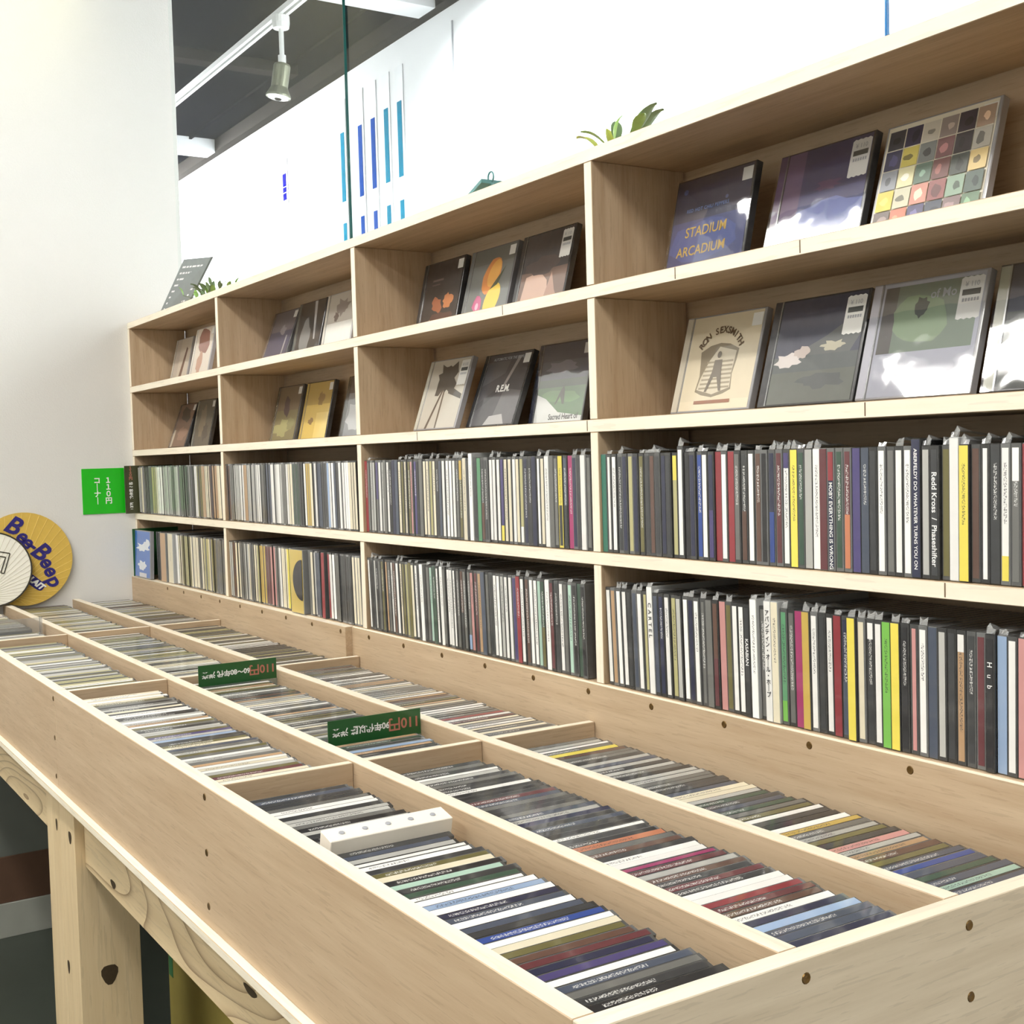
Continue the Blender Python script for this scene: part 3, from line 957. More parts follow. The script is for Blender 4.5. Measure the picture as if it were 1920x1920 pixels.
BIN[(1, 3)] = [(740, 1430, 'dg'), (808, 1425, 'g'), (830, 1440, 'dg'), (860, 1448, 'w', 't'), (900, 1460, 'dg'), (950, 1475, 'w'), (958, 1480, 'k'), (975, 1488, 'dg'),
               (1003, 1492, 'm'), (1020, 1500, 'g'), (1040, 1506, 'dg'), (1060, 1514, 'g'), (1080, 1520, 'lg'), (1102, 1530, 'n', 'W'), (1120, 1540, 's'), (1135, 1546, 'dg'),
               (1144, 1554, 'w', 't'), (1150, 1560, 'dg'), (1162, 1568, 'k'), (1170, 1582, 'or_', 'W'), (1195, 1590, 'br'), (1210, 1596, 'dg'), (1225, 1604, 'w', 'W'),
               (1240, 1610, 'w', 'W'), (1260, 1620, 'mg', 't'), (1275, 1626, 'm'), (1300, 1630, 'lg'), (1320, 1638, 'br'), (1340, 1646, 'm'), (1355, 1652, 'dg'), (1364, 1660, 'w', 'W'),
               (1380, 1666, 'w', 'W'), (1400, 1672, 'r'), (1430, 1672, 'm'), (1452, 1672, 'br'), (1465, 1680, 'w', 'W'), (1480, 1690, 'n'), (1490, 1698, 'b'), (1500, 1704, 'lb', 'W'),
               (1515, 1712, 's'), (1523, 1720, 's', 'W'), (1535, 1728, 'g'), (1545, 1736, 'n'), (1552, 1744, 'p', 'W'), (1556, 1752, 'p'), (1560, 1760, 'm', 'W')]
BIN[(2, 3)] = [(980, 1385, 'g'), (1010, 1390, 'lg'), (1050, 1395, 'w', 't'), (1085, 1398, 'g'), (1120, 1402, 'y', 'W'), (1140, 1408, 'br'), (1160, 1416, 'g'), (1200, 1425, 'lg'),
               (1230, 1436, 'dg'), (1260, 1444, 'g'), (1300, 1456, 'lg'), (1330, 1466, 'dg'), (1378, 1480, 'c', 'W'), (1392, 1486, 'c', 'W'), (1405, 1496, 'dn'), (1420, 1504, 'dg'),
               (1440, 1510, 'dn'), (1460, 1516, 'g'), (1490, 1524, 'o'), (1520, 1530, 'dg'), (1545, 1530, 'k'), (1569, 1528, 'w', 'W'), (1582, 1534, 'gd'), (1595, 1542, 'g'),
               (1610, 1548, 'lg'), (1630, 1554, 'o'), (1650, 1560, 'dg'), (1668, 1570, 'pk', 'W'), (1685, 1578, 'lg'), (1700, 1588, 'tn'), (1718, 1596, 'br', 'W'), (1735, 1604, 'o'),
               (1755, 1612, 's'), (1775, 1620, 'b'), (1790, 1626, 's', 'W'), (1805, 1632, 'dn'), (1820, 1638, 's', 'W'), (1835, 1643, 'pg'), (1850, 1649, 's'), (1862, 1655, 'b', 'W')]
BIN[(0, 2)] = [(180, 1296, 'c', 'W'), (212, 1302, 'w', 'W'), (230, 1308, 'c'), (250, 1314, 'w', 'W'), (270, 1322, 'k'), (285, 1330, 'dg'), (300, 1336, 'w', 'W'), (310, 1344, 'k'),
               (325, 1350, 'w', 'W'), (340, 1356, 'tn'), (352, 1362, 'g'), (365, 1368, 'lg'), (380, 1376, 'p', 'W'), (392, 1384, 'lb'), (405, 1390, 'dg'), (420, 1398, 's'),
               (435, 1404, 'lg'), (450, 1412, 'g'), (465, 1420, 'lg'), (480, 1428, 'w'), (496, 1436, 'w'), (505, 1442, 'lg'), (515, 1450, 'm'), (525, 1456, 'w')]
BIN[(1, 2)] = [(430, 1285, 'c', 't'), (450, 1292, 'o'), (480, 1300, 'g'), (510, 1308, 'br'), (540, 1316, 'lg'), (560, 1324, 'w', 't'), (590, 1330, 'g'), (620, 1338, 'lg'),
               (640, 1346, 'o'), (670, 1354, 'lg'), (690, 1378, 'dn'), (720, 1386, 'w'), (745, 1394, 'dn'), (770, 1400, 'lb', 'W')]
BIN[(2, 2)] = [(620, 1245, 'g'), (650, 1255, 'br'), (700, 1262, 'lg'), (740, 1270, 'g'), (760, 1280, 'tn'), (790, 1290, 'lg'), (820, 1300, 'c', 't'), (850, 1306, 'br'),
               (880, 1318, 'c'), (920, 1330, 'lg'), (945, 1340, 'r', 'W'), (960, 1346, 'm'), (985, 1352, 'w'), (1000, 1358, 'c')]
PALS = {3: ['dg', 'dg', 'k', 's', 'g', 'w', 'lg'], 2: ['g', 'lg', 'c', 'dg', 'o', 'w', 'g', 'tn'], 1: ['c', 'lg', 'w', 'o', 'g', 'dg', 'lo'], 0: ['c', 'lg', 'w', 'o', 'g', 'br', 'lo']}
TROUGH = ['front trough', 'middle trough', 'back trough']
SECT = {3: 'section against the end board', 2: 'second section from the end board'}
SX = [X0 + 0.003, VX[1], XA, XB_, XE]


def bin_matrix(x, yc, lean):
    """spine up, standing on the trough floor; positive lean: top towards the wall end. x = place of the spine"""
    th = math.radians(lean)
    up = Vector((-math.sin(th), 0, math.cos(th)))
    ey = -up
    ez = Vector((0, -1, 0))
    ex = ey.cross(ez)
    zt = ZS + 0.0008 + CW * math.cos(th) + CTH / 2 * abs(math.sin(th))
    top = Vector((x, yc + CH / 2, zt))
    return Matrix(((ex.x, ey.x, ez.x, top.x), (ex.y, ey.y, ez.y, top.y), (ex.z, ey.z, ez.z, top.z), (0, 0, 0, 1)))


SIGNX = {(1, 2): [0.812, 1.318], (0, 3): [1.7155]}
WIDTHY = {0: 0, 1: 0, 2: 0}
far_bins = Mass()
#        (column, section): lean, pitch
BINS = {(0, 3): (-13, 0.0118), (1, 3): (-13, 0.0118), (2, 3): (-10, 0.0120), (0, 2): (-9, 0.0122), (1, 2): (-3, 0.0130), (2, 2): (-3, 0.0130),
        (0, 1): (-8, 0.0130), (1, 1): (-1, 0.0150), (2, 1): (-1, 0.0165), (0, 0): (-8, 0.0130), (1, 0): (-1, 0.0150), (2, 0): (-1, 0.0165)}
for (colm, sec), (lean, pitch) in BINS.items():
    xa = SX[sec] + CT / 2 + 0.0015
    xb = SX[sec + 1] - (CT / 2 if sec < 3 else 0) - 0.0015
    if sec == 0:
        xa = X0 + 0.003
    sh = CW * math.sin(math.radians(abs(lean)))
    hw = CTH / 2 * math.cos(math.radians(lean)) + 0.0004
    # room that the leaning cases need at the floor
    x_lo = xa + hw + (0 if lean > 0 else sh)
    x_hi = xb - hw - (sh if lean > 0 else 0)
    n = int((x_hi - x_lo) / pitch) + 1
    yc = COLY[colm]
    xs = [x_lo + pitch * i for i in range(n)]
    got = {}
    for ent in BIN.get((colm, sec), []):
        x = back(ent[0], ent[1], 2, ZTOP - 0.006).x
        for i in sorted(range(n), key=lambda i: abs(xs[i] - x))[:4]:
            if i not in got:
                got[i] = ent; break
    signs = SIGNX.get((colm, sec), [])
    if (colm, sec) == (0, 1) or (colm, sec) == (0, 0):
        signs = [-0.13]
    row_ = []
    for i in range(n):
        ent = got.get(i)
        row_.append((ent[2] if ent else rng.choice(PALS[sec]), ent[3] if ent and len(ent) > 3 else 'n'))
    for i, x in enumerate(xs):
        key, style = row_[i]
        ln_, xx = lean, x
        if (colm, sec) == (1, 2) and signs and False:
            pass
        x_bot = xx + (sh if lean > 0 else -sh)
        lo_, hi_ = min(xx, x_bot) - 0.007, max(xx, x_bot) + 0.007
        half = {(1, 2): 0.0028, (0, 3): 0.0205}.get((colm, sec), 0.006)
        if (colm, sec) == (0, 3):
            lo_ = hi_ = xx
        if any(lo_ < q + half and hi_ > q - half for q in signs):
            continue
        M = bin_matrix(xx + rng.uniform(-0.0005, 0.0005), yc - 0.0070 + rng.uniform(-0.0040, 0.0040), ln_)
        if sec >= 2:
            wide = {'W': 'wide ', 't': 'thin ', 'n': ''}[style]
            nb = ' between %s and %s ones' % (NAME[row_[i - 1][0]], NAME[row_[i + 1][0]]) if 0 < i < n - 1 else ''
            cd('trough_cd', M, key, {'n': 'n', 't': 't', 'W': 'B'}[style],
               body=rng.choice((0.02, 0.04, 0.07, 0.12)) if sec == 3 else rng.choice((0.06, 0.12, 0.2, 0.28)),
               label='upright CD, %s%s spine%s, %s, %s' % (wide, NAME[key], nb, TROUGH[colm], 'beside end board' if sec == 3 else 'next section'),
               group='CDs in the %s, %s' % (TROUGH[colm], SECT[sec]))
        else:
            mass_cd(far_bins, M, key, rng.choice(('n', 'W', 't')))
o = far_bins.build('trough_cd_rows', ('mass_case', 'mass_print'))
tag(o, 'pale CDs filling the trough sections at the white wall end of the table', 'CDs', kind='stuff')

# ------------------------------------------------------------------ index cards and the white divider in the troughs
for x, yc, zt, era, lab in ((0.812, -0.2425, 0.011, 'era1', 'dark green price card with white 60s to 80s lettering standing in the middle trough'),
                            (1.318, -0.2415, 0.005, 'era2', 'dark green price card with white 90s onward lettering standing in the middle trough')):
    t = thing('price_card', lab, 'sign', (x, yc, ZS))
    w = 0.133
    ycc = yc
    box('card', (x - 0.0008, x + 0.0008, ycc - w / 2, ycc + w / 2, ZS + 0.0005, zt), 'card_dark_green', t)
    box('sleeve', (x - 0.0016, x + 0.0016, ycc - w / 2 - 0.001, ycc + w / 2 + 0.0005, ZS + 0.0004, zt - 0.034), 'clear_wrap', t)
    # lettering stands on its head as seen from this side
    put_text(TX['yen'], frame((0, -1, 0), (0, 0, -1), (0.0012, w / 2 - 0.026, zt - 0.0155 - ZS)), 'ink_rose', t)
    put_text(TX[era], frame((0, -1, 0), (0, 0, -1), (0.0012, -w / 2 + 0.046, zt - 0.0155 - ZS)), 'ink_white', t)
t = thing('white_divider', 'thick white board divider standing above the CDs in the front trough', 'divider', (1.684, COLY[0], ZS))
t.rotation_euler = (0, math.radians(13), 0)
box('board', (-0.008, 0.016, -0.066, 0.062, 0.005, 0.162), 'white_board', t, origin=(0, 0, 0))
box('backing', (-0.0115, -0.0085, -0.060, 0.068, 0.005, 0.150), 'white_board', t, origin=(0, 0, 0))
for i in range(5):
    me = mesh('peg', *lathe([(0.003, 0.0), (0.0028, 0.0008), (0.001, 0.0010)], 8), ('joint_grey',))
    pz = link('peg', me, t); pz.location = (0.004, -0.05 + 0.024 * i, 0.1621)
t = thing('clear_divider', 'clear plastic divider sheet standing in the front trough at the wall end', 'divider', (-0.13, COLY[0], ZS))
box('sheet', (-0.1315, -0.1285, COLY[0] - 0.070, COLY[0] + 0.070, ZS + 0.0005, 0.006), 'clear_wrap', t)
box('folded_edge', (-0.1345, -0.1255, COLY[0] + 0.066, COLY[0] + 0.071, ZS + 0.0005, 0.008), 'clear_wrap', t)

# ------------------------------------------------------------------ CDs shown face out
class Art:
    """flat printed cover: coloured shapes on one sheet"""
    def __init__(self):
        self.v, self.f, self.c = [], [], []
        self.layer = 0

    def poly(self, pts, col):
        n = len(self.v)
        y = -0.00004 * self.layer
        pts = [(min(1.0, max(0.0, a)), min(1.0, max(0.0, b))) for a, b in pts]
        self.layer += 1
        self.v += [(p_[0], y, p_[1]) for p_ in pts]
        self.f.append(tuple(range(n, n + len(pts)))); self.c.append(rgb(*col) if len(col) == 3 else col)

    def rect(self, x0, z0, x1, z1, col):
        self.poly([(x0, z0), (x1, z0), (x1, z1), (x0, z1)], col)

    def blob(self, cx, cz, rx, rz, col, n=18, wob=0.0, seed=1, rot=0.0):
        r2 = random.Random(seed)
        pts = []
        for i in range(n):
            a = 2 * math.pi * i / n
            k = 1 + wob * r2.uniform(-1, 1)
            x, z = rx * k * math.cos(a), rz * k * math.sin(a)
            pts.append((cx + x * math.cos(rot) - z * math.sin(rot), cz + x * math.sin(rot) + z * math.cos(rot)))
        self.poly(pts, col)

    def build(self, W, H):
        vs = [(v[0] * W, v[1], v[2] * H) for v in self.v]
        me = mesh('cover_print', vs, self.f, ('cover_print',))
        a = me.color_attributes.new('col', 'FLOAT_COLOR', 'CORNER')
        i = 0
        for p_, c in zip(me.polygons, self.c):
            for _ in p_.loop_indices:
                a.data[i].color = c; i += 1
        return me


DW = 0.142
BW, BH = 0.1235, 0.1205          # printed sheet
BX = 0.0152


def sticker(parent, kind, x, z):
    """price sticker; x, z = its upper right corner on the case face"""
    if kind == 'square':
        s = link('price_sticker', mesh('price_sticker', boxv(x - 0.017, x, -0.0006, -0.0003, z - 0.016, z), BF, ('sticker_white',)), parent)
        return
    pts = []
    w, h = 0.027, 0.044
    n = 9
    for i in range(n):
        pts.append((x - w + w * i / (n - 1), z - (0.0 if i % 2 else 0.0010) - (0.001 if i in (0, n - 1) else 0)))
    for i in range(n):
        pts.append((x - w * i / (n - 1) - 0.0005, z - h + (0.0 if i % 2 else 0.0013)))
    me = mesh('price_sticker', [(a, -0.0005, b) for a, b in pts], [tuple(range(len(pts)))[::-1]], ('sticker_white',))
    s = link('price_sticker', me, parent)
    link('shop_band', mesh('shop_band', [(x - w + 0.003, -0.0007, z - 0.0195), (x - 0.003, -0.0007, z - 0.0195), (x - 0.003, -0.0007, z - 0.0135), (x - w + 0.003, -0.0007, z - 0.0135)], [(0, 1, 2, 3)], ('sticker_band',)), s)
    put_text(TX['price'], frame((1, 0, 0), (0, 0, 1), (x - w / 2, -0.0008, z - 0.0085)), 'joint_grey', s, 'price_print')
    for i in range(6):
        xx = x - w + 0.004 + i * 0.0034
        link('print_mark', mesh('print_mark', [(xx, -0.0007, z - 0.026), (xx + 0.0022, -0.0007, z - 0.026), (xx + 0.0022, -0.0007, z - 0.0225), (xx, -0.0007, z - 0.0225)], [(0, 1, 2, 3)], ('joint_grey',)), s)


def display(name, x, zshelf, tilt, label, art, body=0.03, hinge=(40, 40, 44), th=CTH, stick=None, texts=(), wrap=False, y0=0.006, w=DW, yaw=0.0):
    if isinstance(x, tuple):
        x, y0 = x
    o = thing(name, label, 'CD', (x, y0, zshelf + 0.0006 + th * math.sin(math.radians(tilt))))
    th_ = math.radians(tilt)
    o.rotation_euler = (-th_, 0, math.radians(yaw))
    me = mesh('case', boxv(0, w, 0.0, th, 0, CH), BF, ('case_plastic',))
    bm = bmesh.new(); bm.from_mesh(me); bmesh.ops.bevel(bm, geom=list(bm.edges), offset=0.0008, segments=1, affect='EDGES'); bm.to_mesh(me); bm.free()
    c = link('case', me, o); c.color = (body, body, body * 1.05, 1)
    if hinge:
        h = link('hinge_strip', mesh('hinge_strip', boxv(0.0015, 0.0135, -0.0004, 0.0002, 0.002, CH - 0.002), BF, ('case_plastic',)), o)
        h.color = rgb(*hinge)
        link('hinge_ridge', mesh('hinge_ridge', boxv(0.0125, 0.0142, -0.0012, 0.0, 0.001, CH - 0.001), BF, ('clear_wrap',)), o)
    am = art.build(BW if hinge else w - 0.0065, BH)
    a = link('cover', am, o)
    a.location = (BX if hinge else 0.003, -0.0003, 0.0022)
    for tm, tx_, tz, mat, rot in texts:
        r_ = Vector((math.cos(rot), 0, math.sin(rot))); u__ = Vector((-math.sin(rot), 0, math.cos(rot)))
        put_text(tm, frame(r_, u__, (tx_ * BW, -0.00004 * (art.layer + 3), tz * BH)), mat, a, 'title_print')
    if stick:
        sticker(o, stick, w - 0.004, CH - 0.006)
    # wrapper film
    if wrap:
        fl = link('clear_film', mesh('clear_film', boxv(-0.0006, w + 0.0006, -0.0015, -0.0013, -0.0, CH + 0.0012), BF, ('film_gloss',)), o)
    return o


m, nt, p = new_mat('film_gloss')
out = nt.nodes['Material Output']; nt.nodes.remove(p)
tr = N(nt, 'ShaderNodeBsdfTransparent')
gl = N(nt, 'ShaderNodeBsdfGlossy'); gl.inputs['Roughness'].default_value = 0.04
tc = N(nt, 'ShaderNodeTexCoord'); no = N(nt, 'ShaderNodeTexNoise'); no.inputs['Scale'].default_value = 14; no.inputs['Detail'].default_value = 2
bu = N(nt, 'ShaderNodeBump'); bu.inputs['Strength'].default_value = 0.3; bu.inputs['Distance'].default_value = 0.004
nt.links.new(tc.outputs['Object'], no.inputs['Vector']); nt.links.new(no.outputs['Fac'], bu.inputs['Height']); nt.links.new(bu.outputs[0], gl.inputs['Normal'])
mx = N(nt, 'ShaderNodeMixShader'); mx.inputs[0].default_value = 0.10
nt.links.new(tr.outputs[0], mx.inputs[1]); nt.links.new(gl.outputs[0], mx.inputs[2]); nt.links.new(mx.outputs[0], out.inputs[0])

# --- second row, fourth bay
A = Art(); A.rect(0, 0, 1, 1, (206, 194, 166)); A.rect(0.0, 0.0, 1, 0.10, (214, 202, 174))
A.poly([(0.20, 0.20), (0.30, 0.16), (0.46, 0.13), (0.62, 0.16), (0.72, 0.20), (0.70, 0.36), (0.73, 0.50), (0.74, 0.62), (0.60, 0.68), (0.46, 0.70), (0.32, 0.68), (0.19, 0.62), (0.21, 0.50), (0.23, 0.36)], (124, 112, 88))
A.poly([(0.22, 0.22), (0.46, 0.16), (0.70, 0.22), (0.69, 0.36), (0.71, 0.60), (0.46, 0.66), (0.34, 0.52), (0.25, 0.34)], (196, 186, 162))
for i in range(7):
    A.rect(0.25 + 0.01 * i, 0.22 + 0.045 * i, 0.69, 0.24 + 0.045 * i, (142, 130, 106))
A.poly([(0.34, 0.19), (0.37, 0.19), (0.44, 0.34), (0.49, 0.34), (0.55, 0.19), (0.58, 0.19), (0.54, 0.40), (0.53, 0.52), (0.42, 0.52), (0.41, 0.40)], (92, 80, 62))
A.blob(0.475, 0.575, 0.030, 0.036, (92, 80, 62))
A.rect(0.22, 0.065, 0.74, 0.100, (136, 82, 48))
tx = []
for i, mch in enumerate(RON):
    a = math.radians(147 - i * (114 / 11.0))
    tx.append((mch, 0.465 + 0.335 * math.cos(a), 0.50 + 0.335 * math.sin(a), 'ink_brown', a - math.pi / 2))
display('display_cd', (1.555, 0.068), Z2, 16, 'cream CD cover with arched brown lettering over a small standing figure', A, body=0.3, hinge=(190, 182, 164), stick='square', texts=tx)

A = Art(); A.rect(0, 0, 1, 1, (62, 68, 66)); A.rect(0, 0.45, 1, 1, (36, 38, 60)); A.poly([(0.2, 0.45), (0.9, 0.45), (1, 0.62), (1, 0.85), (0.6, 0.62)], (72, 76, 74))
A.rect(0, 0, 1, 0.30, (74, 78, 68))
A.blob(0.18, 0.42, 0.15, 0.07, (196, 188, 184), wob=0.3, seed=3); A.blob(0.34, 0.48, 0.09, 0.055, (176, 162, 154), wob=0.25, seed=5)
A.blob(0.70, 0.52, 0.15, 0.045, (168, 162, 140), wob=0.35, seed=9); A.blob(0.6, 0.2, 0.25, 0.07, (56, 60, 58), wob=0.3, seed=11)
display('display_cd', (1.724, 0.055), Z2, 16, 'dark navy CD cover with pale cloud patches and a large white price sticker', A, stick='tall')

A = Art(); A.rect(0, 0, 1, 1, (176, 178, 192)); A.rect(0.02, 0.38, 0.96, 0.97, (118, 132, 116)); A.rect(0.02, 0.38, 0.16, 0.97, (92, 88, 84))
A.blob(0.42, 0.66, 0.28, 0.22, (136, 158, 124), wob=0.12, seed=4); A.blob(0.42, 0.76, 0.07, 0.09, (62, 70, 60), wob=0.2, seed=8)
display('display_cd', (1.872, 0.052), Z2, 16, 'pale grey CD cover with a green picture, wrapped in shiny creased film', A, body=0.35, hinge=(190, 190, 202), stick='tall', wrap=True,
        texts=[(TX['ofm'], 0.62, 0.86, 'joint_grey', 0)])

A = Art(); A.rect(0, 0, 1, 1, (54, 58, 52)); A.rect(0, 0.62, 1, 1, (34, 38, 56)); A.blob(0.42, 0.30, 0.34, 0.22, (232, 232, 228), wob=0.3, seed=2); A.blob(0.40, 0.14, 0.2, 0.1, (40, 44, 42), wob=0.4, seed=6)
display('display_cd', (2.022, 0.058), Z2, 15, 'dark CD cover with white blotches beside the film wrapped grey cover', A, hinge=(150, 150, 130), wrap=True)

# --- top row, fourth bay
A = Art(); A.rect(0, 0, 1, 1, (22, 24, 62)); A.rect(0, 0, 1, 0.55, (36, 48, 108)); A.blob(0.45, 0.32, 0.45, 0.22, (48, 66, 134), wob=0.1, seed=3)
A.blob(0.12, 0.88, 0.03, 0.03, (70, 84, 140)); A.blob(0.7, 0.72, 0.02, 0.02, (90, 100, 150))
display('display_cd', (1.549, 0.068), Z1, 13, 'dark blue CD cover with two lines of gold block capitals', A, stick='square', hinge=None,
        texts=[(TX['stad1'], 0.52, 0.42, 'ink_gold', 0), (TX['stad2'], 0.48, 0.22, 'ink_gold', 0), (TX['rhcp'], 0.5, 0.66, 'ink_skyblue', 0)], wrap=True)

A = Art(); A.rect(0, 0, 1, 1, (44, 48, 104)); A.rect(0, 0, 0.22, 1, (96, 70, 108)); A.rect(0.22, 0.55, 1, 1, (30, 32, 84)); A.blob(0.6, 0.25, 0.5, 0.22, (92, 104, 168), wob=0.15, seed=7)
A.blob(0.55, 0.6, 0.14, 0.05, (84, 48, 92), wob=0.4, seed=1)
display('display_cd', (1.712, 0.080), Z1, 16, 'blue and purple CD cover in shiny film with a tall white price sticker', A, stick='tall', hinge=(84, 60, 96), wrap=True)

A = Art(); A.rect(0, 0, 1, 1, (226, 220, 200))
gr = random.Random(21)
cols = [(64, 66, 74), (58, 56, 84), (206, 200, 186), (150, 138, 132), (60, 54, 66), (172, 148, 128), (52, 52, 80), (204, 190, 92), (122, 126, 124), (120, 84, 84), (52, 48, 52), (176, 172, 160),
        (150, 156, 164), (224, 220, 176), (96, 118, 104), (112, 74, 70), (70, 78, 72), (214, 190, 130), (214, 202, 92), (206, 204, 178), (206, 146, 130), (150, 96, 94), (140, 164, 144), (84, 100, 92),
        (112, 100, 96), (200, 124, 98), (82, 78, 112), (66, 72, 86), (126, 106, 106), (96, 122, 96)]
for r in range(5):
    for c in range(6):
        x0, z0 = 0.02 + c * 0.163, 0.97 - (r + 1) * 0.190
        base = cols[r * 6 + c]
        A.rect(x0, z0, x0 + 0.152, z0 + 0.178, base)
        k = gr.choice((0.6, 0.7, 1.35, 1.5))
        A.blob(x0 + 0.076 + gr.uniform(-.02, .02), z0 + 0.085, gr.uniform(0.025, 0.05), gr.uniform(0.025, 0.06), tuple(min(255, int(q * k)) for q in base), n=10, wob=0.25, seed=r * 9 + c)
display('display_cd', (1.862, 0.086), Z1, 17, 'CD cover made of a grid of thirty small coloured pictures', A, body=0.3, hinge=None, stick='square')

# --- top row, third bay
A = Art(); A.rect(0, 0, 1, 1, (46, 38, 36)); A.blob(0.42, 0.36, 0.14, 0.12, (150, 84, 48), wob=0.35, seed=4); A.blob(0.72, 0.40, 0.13, 0.11, (186, 116, 66), wob=0.3, seed=6)
A.blob(0.30, 0.12, 0.06, 0.04, (176, 150, 128), wob=0.3, seed=2); A.blob(0.6, 0.14, 0.3, 0.12, (84, 52, 42), wob=0.3, seed=12); A.rect(0.2, 0.72, 0.5, 0.75, (110, 90, 90)); A.rect(0.2, 0.66, 0.42, 0.68, (96, 76, 76))
display('display_cd', (0.829, 0.095), Z1, 13, 'black CD cover with brown and orange blurs and a small square sticker', A, stick='square')
A = Art(); A.rect(0, 0, 1, 1, (112, 116, 114)); A.rect(0, 0.78, 1, 1, (98, 102, 98)); A.blob(0.52, 0.60, 0.20, 0.27, (216, 136, 62), rot=-0.5, wob=0.04, seed=3); A.blob(0.57, 0.63, 0.13, 0.2, (232, 170, 76), rot=-0.5)
A.blob(0.62, 0.26, 0.17, 0.24, (234, 200, 78), rot=-0.5); A.blob(0.27, 0.20, 0.10, 0.13, (196, 92, 134), wob=0.3, seed=5, n=10); A.blob(0.27, 0.20, 0.04, 0.05, (226, 176, 196))
A.poly([(0.52, 0.40), (0.62, 0.50), (0.84, 0.70), (0.70, 0.46)], (66, 74, 42)); A.blob(0.07, 0.06, 0.025, 0.025, (236, 236, 232))
display('display_cd', (0.985, 0.095), Z1, 15, 'grey CD cover with orange, yellow and pink rounded shapes', A, body=0.15, hinge=(112, 116, 116), stick='square')
A = Art(); A.rect(0, 0, 1, 1, (48, 46, 50)); A.rect(0, 0, 1, 0.5, (112, 88, 76)); A.poly([(0.05, 0), (0.7, 0), (0.6, 0.35), (0.42, 0.48), (0.12, 0.44)], (196, 164, 146)); A.poly([(0.55, 0), (0.95, 0), (0.8, 0.2), (0.68, 0.45)], (170, 136, 120))
A.blob(0.45, 0.55, 0.35, 0.12, (70, 58, 56), wob=0.2, seed=5)
display('display_cd', (1.142, 0.095), Z1, 15, 'dark CD cover with dusty beige folds below and a tall price sticker', A, stick='tall')

# --- second row, third bay
A = Art(); A.rect(0, 0, 1, 1, (190, 184, 170)); A.poly([(0.18, 0), (0.24, 0), (0.46, 0.56), (0.42, 0.57)], (82, 66, 50)); A.poly([(0.46, 0), (0.50, 0), (0.50, 0.56), (0.46, 0.57)], (90, 74, 56))
A.blob(0.46, 0.72, 0.26, 0.25, (70, 62, 52), wob=0.4, seed=13, n=22); A.poly([(0.60, 0.50), (0.98, 0.40), (0.98, 0.47), (0.64, 0.60)], (66, 60, 54))
display('display_cd', (0.880, 0.060), Z2, 19, 'pale grey CD cover with a dark tree shape and a tall price sticker', A, body=0.3, hinge=(190, 186, 172), stick='tall')
A = Art(); A.rect(0, 0, 1, 1, (60, 58, 62)); A.poly([(0, 0.55), (0.5, 0.72), (0.55, 0.9), (0, 0.9)], (84, 82, 86)); A.poly([(0.45, 0), (1, 0), (1, 0.45), (0.58, 0.5)], (92, 90, 92)); A.poly([(0.5, 0.5), (0.56, 0.5), (0.8, 0.95), (0.72, 0.95)], (150, 144, 142))
A.poly([(0, 0.2), (0.45, 0.45), (0.42, 0.52), (0, 0.3)], (40, 38, 42)); A.poly([(0.3, 0), (0.8, 0), (0.7, 0.14), (0.4, 0.12)], (168, 166, 164))
display('display_cd', (1.0235, 0.080), Z2, 21, 'charcoal CD cover of angular grey planes with white initials', A, stick='square',
        texts=[(TX['rem'], 0.55, 0.50, 'ink_white', 0), (TX['aftp'], 0.5, 0.93, 'joint_grey', 0)])
A = Art(); A.rect(0, 0, 1, 1, (70, 74, 92)); A.rect(0, 0.78, 1, 1, (44, 48, 70)); A.blob(0.45, 0.70, 0.3, 0.08, (116, 116, 130), wob=0.3, seed=3); A.rect(0, 0.0, 1, 0.52, (86, 128, 82)); A.rect(0, 0.44, 1, 0.54, (58, 78, 66))
A.blob(0.5, 0.32, 0.4, 0.08, (110, 156, 98), wob=0.2, seed=4); A.poly([(0, 0), (1, 0), (1, 0.06), (0.5, 0.12), (0.2, 0.3), (0, 0.36)], (232, 236, 234))
A.poly([(0.40, 0.22), (0.43, 0.22), (0.50, 0.32), (0.56, 0.22), (0.60, 0.22), (0.58, 0.40), (0.55, 0.46), (0.50, 0.40)], (66, 72, 58))
display('display_cd', (1.172, 0.104), Z2, 13, 'CD cover of a green field under a dark sky with a small square sticker', A, stick='square', hinge=(36, 40, 60),
        texts=[(TX['sacred'], 0.62, 0.06, 'ink_dark', 0)], wrap=True)

# --- second bay
A = Art(); A.rect(0, 0, 1, 1, (118, 112, 118)); A.rect(0, 0, 1, 0.6, (84, 84, 108)); A.blob(0.55, 0.62, 0.12, 0.09, (150, 146, 150), wob=0.3, seed=2); A.rect(0.78, 0.05, 0.84, 0.5, (170, 168, 170))
display('display_cd', (0.100, 0.088), Z1, 21, 'grey blue CD cover leaning in the top row beside a glossy dark one', A, body=0.12, hinge=(130, 110, 96), stick='square')
A = Art(); A.rect(0, 0, 1, 1, (56, 60, 64)); A.blob(0.35, 0.35, 0.2, 0.35, (160, 164, 164), wob=0.15, seed=2); A.rect(0, 0.0, 0.5, 0.12, (150, 154, 150)); A.poly([(0.55, 1), (0.66, 1), (0.8, 0.3), (0.74, 0.3)], (220, 222, 224))
display('display_cd', (0.250, 0.100), Z1, 14, 'glossy dark grey CD cover with a pale arch shape in shiny film', A, body=0.1, hinge=(120, 126, 122), wrap=True)
A = Art(); A.rect(0, 0, 1, 1, (198, 192, 182)); A.rect(0, 0, 1, 0.5, (238, 236, 228)); A.blob(0.55, 0.75, 0.25, 0.14, (150, 138, 130), wob=0.35, seed=8); A.blob(0.35, 0.6, 0.1, 0.08, (120, 104, 96), wob=0.3, seed=9)
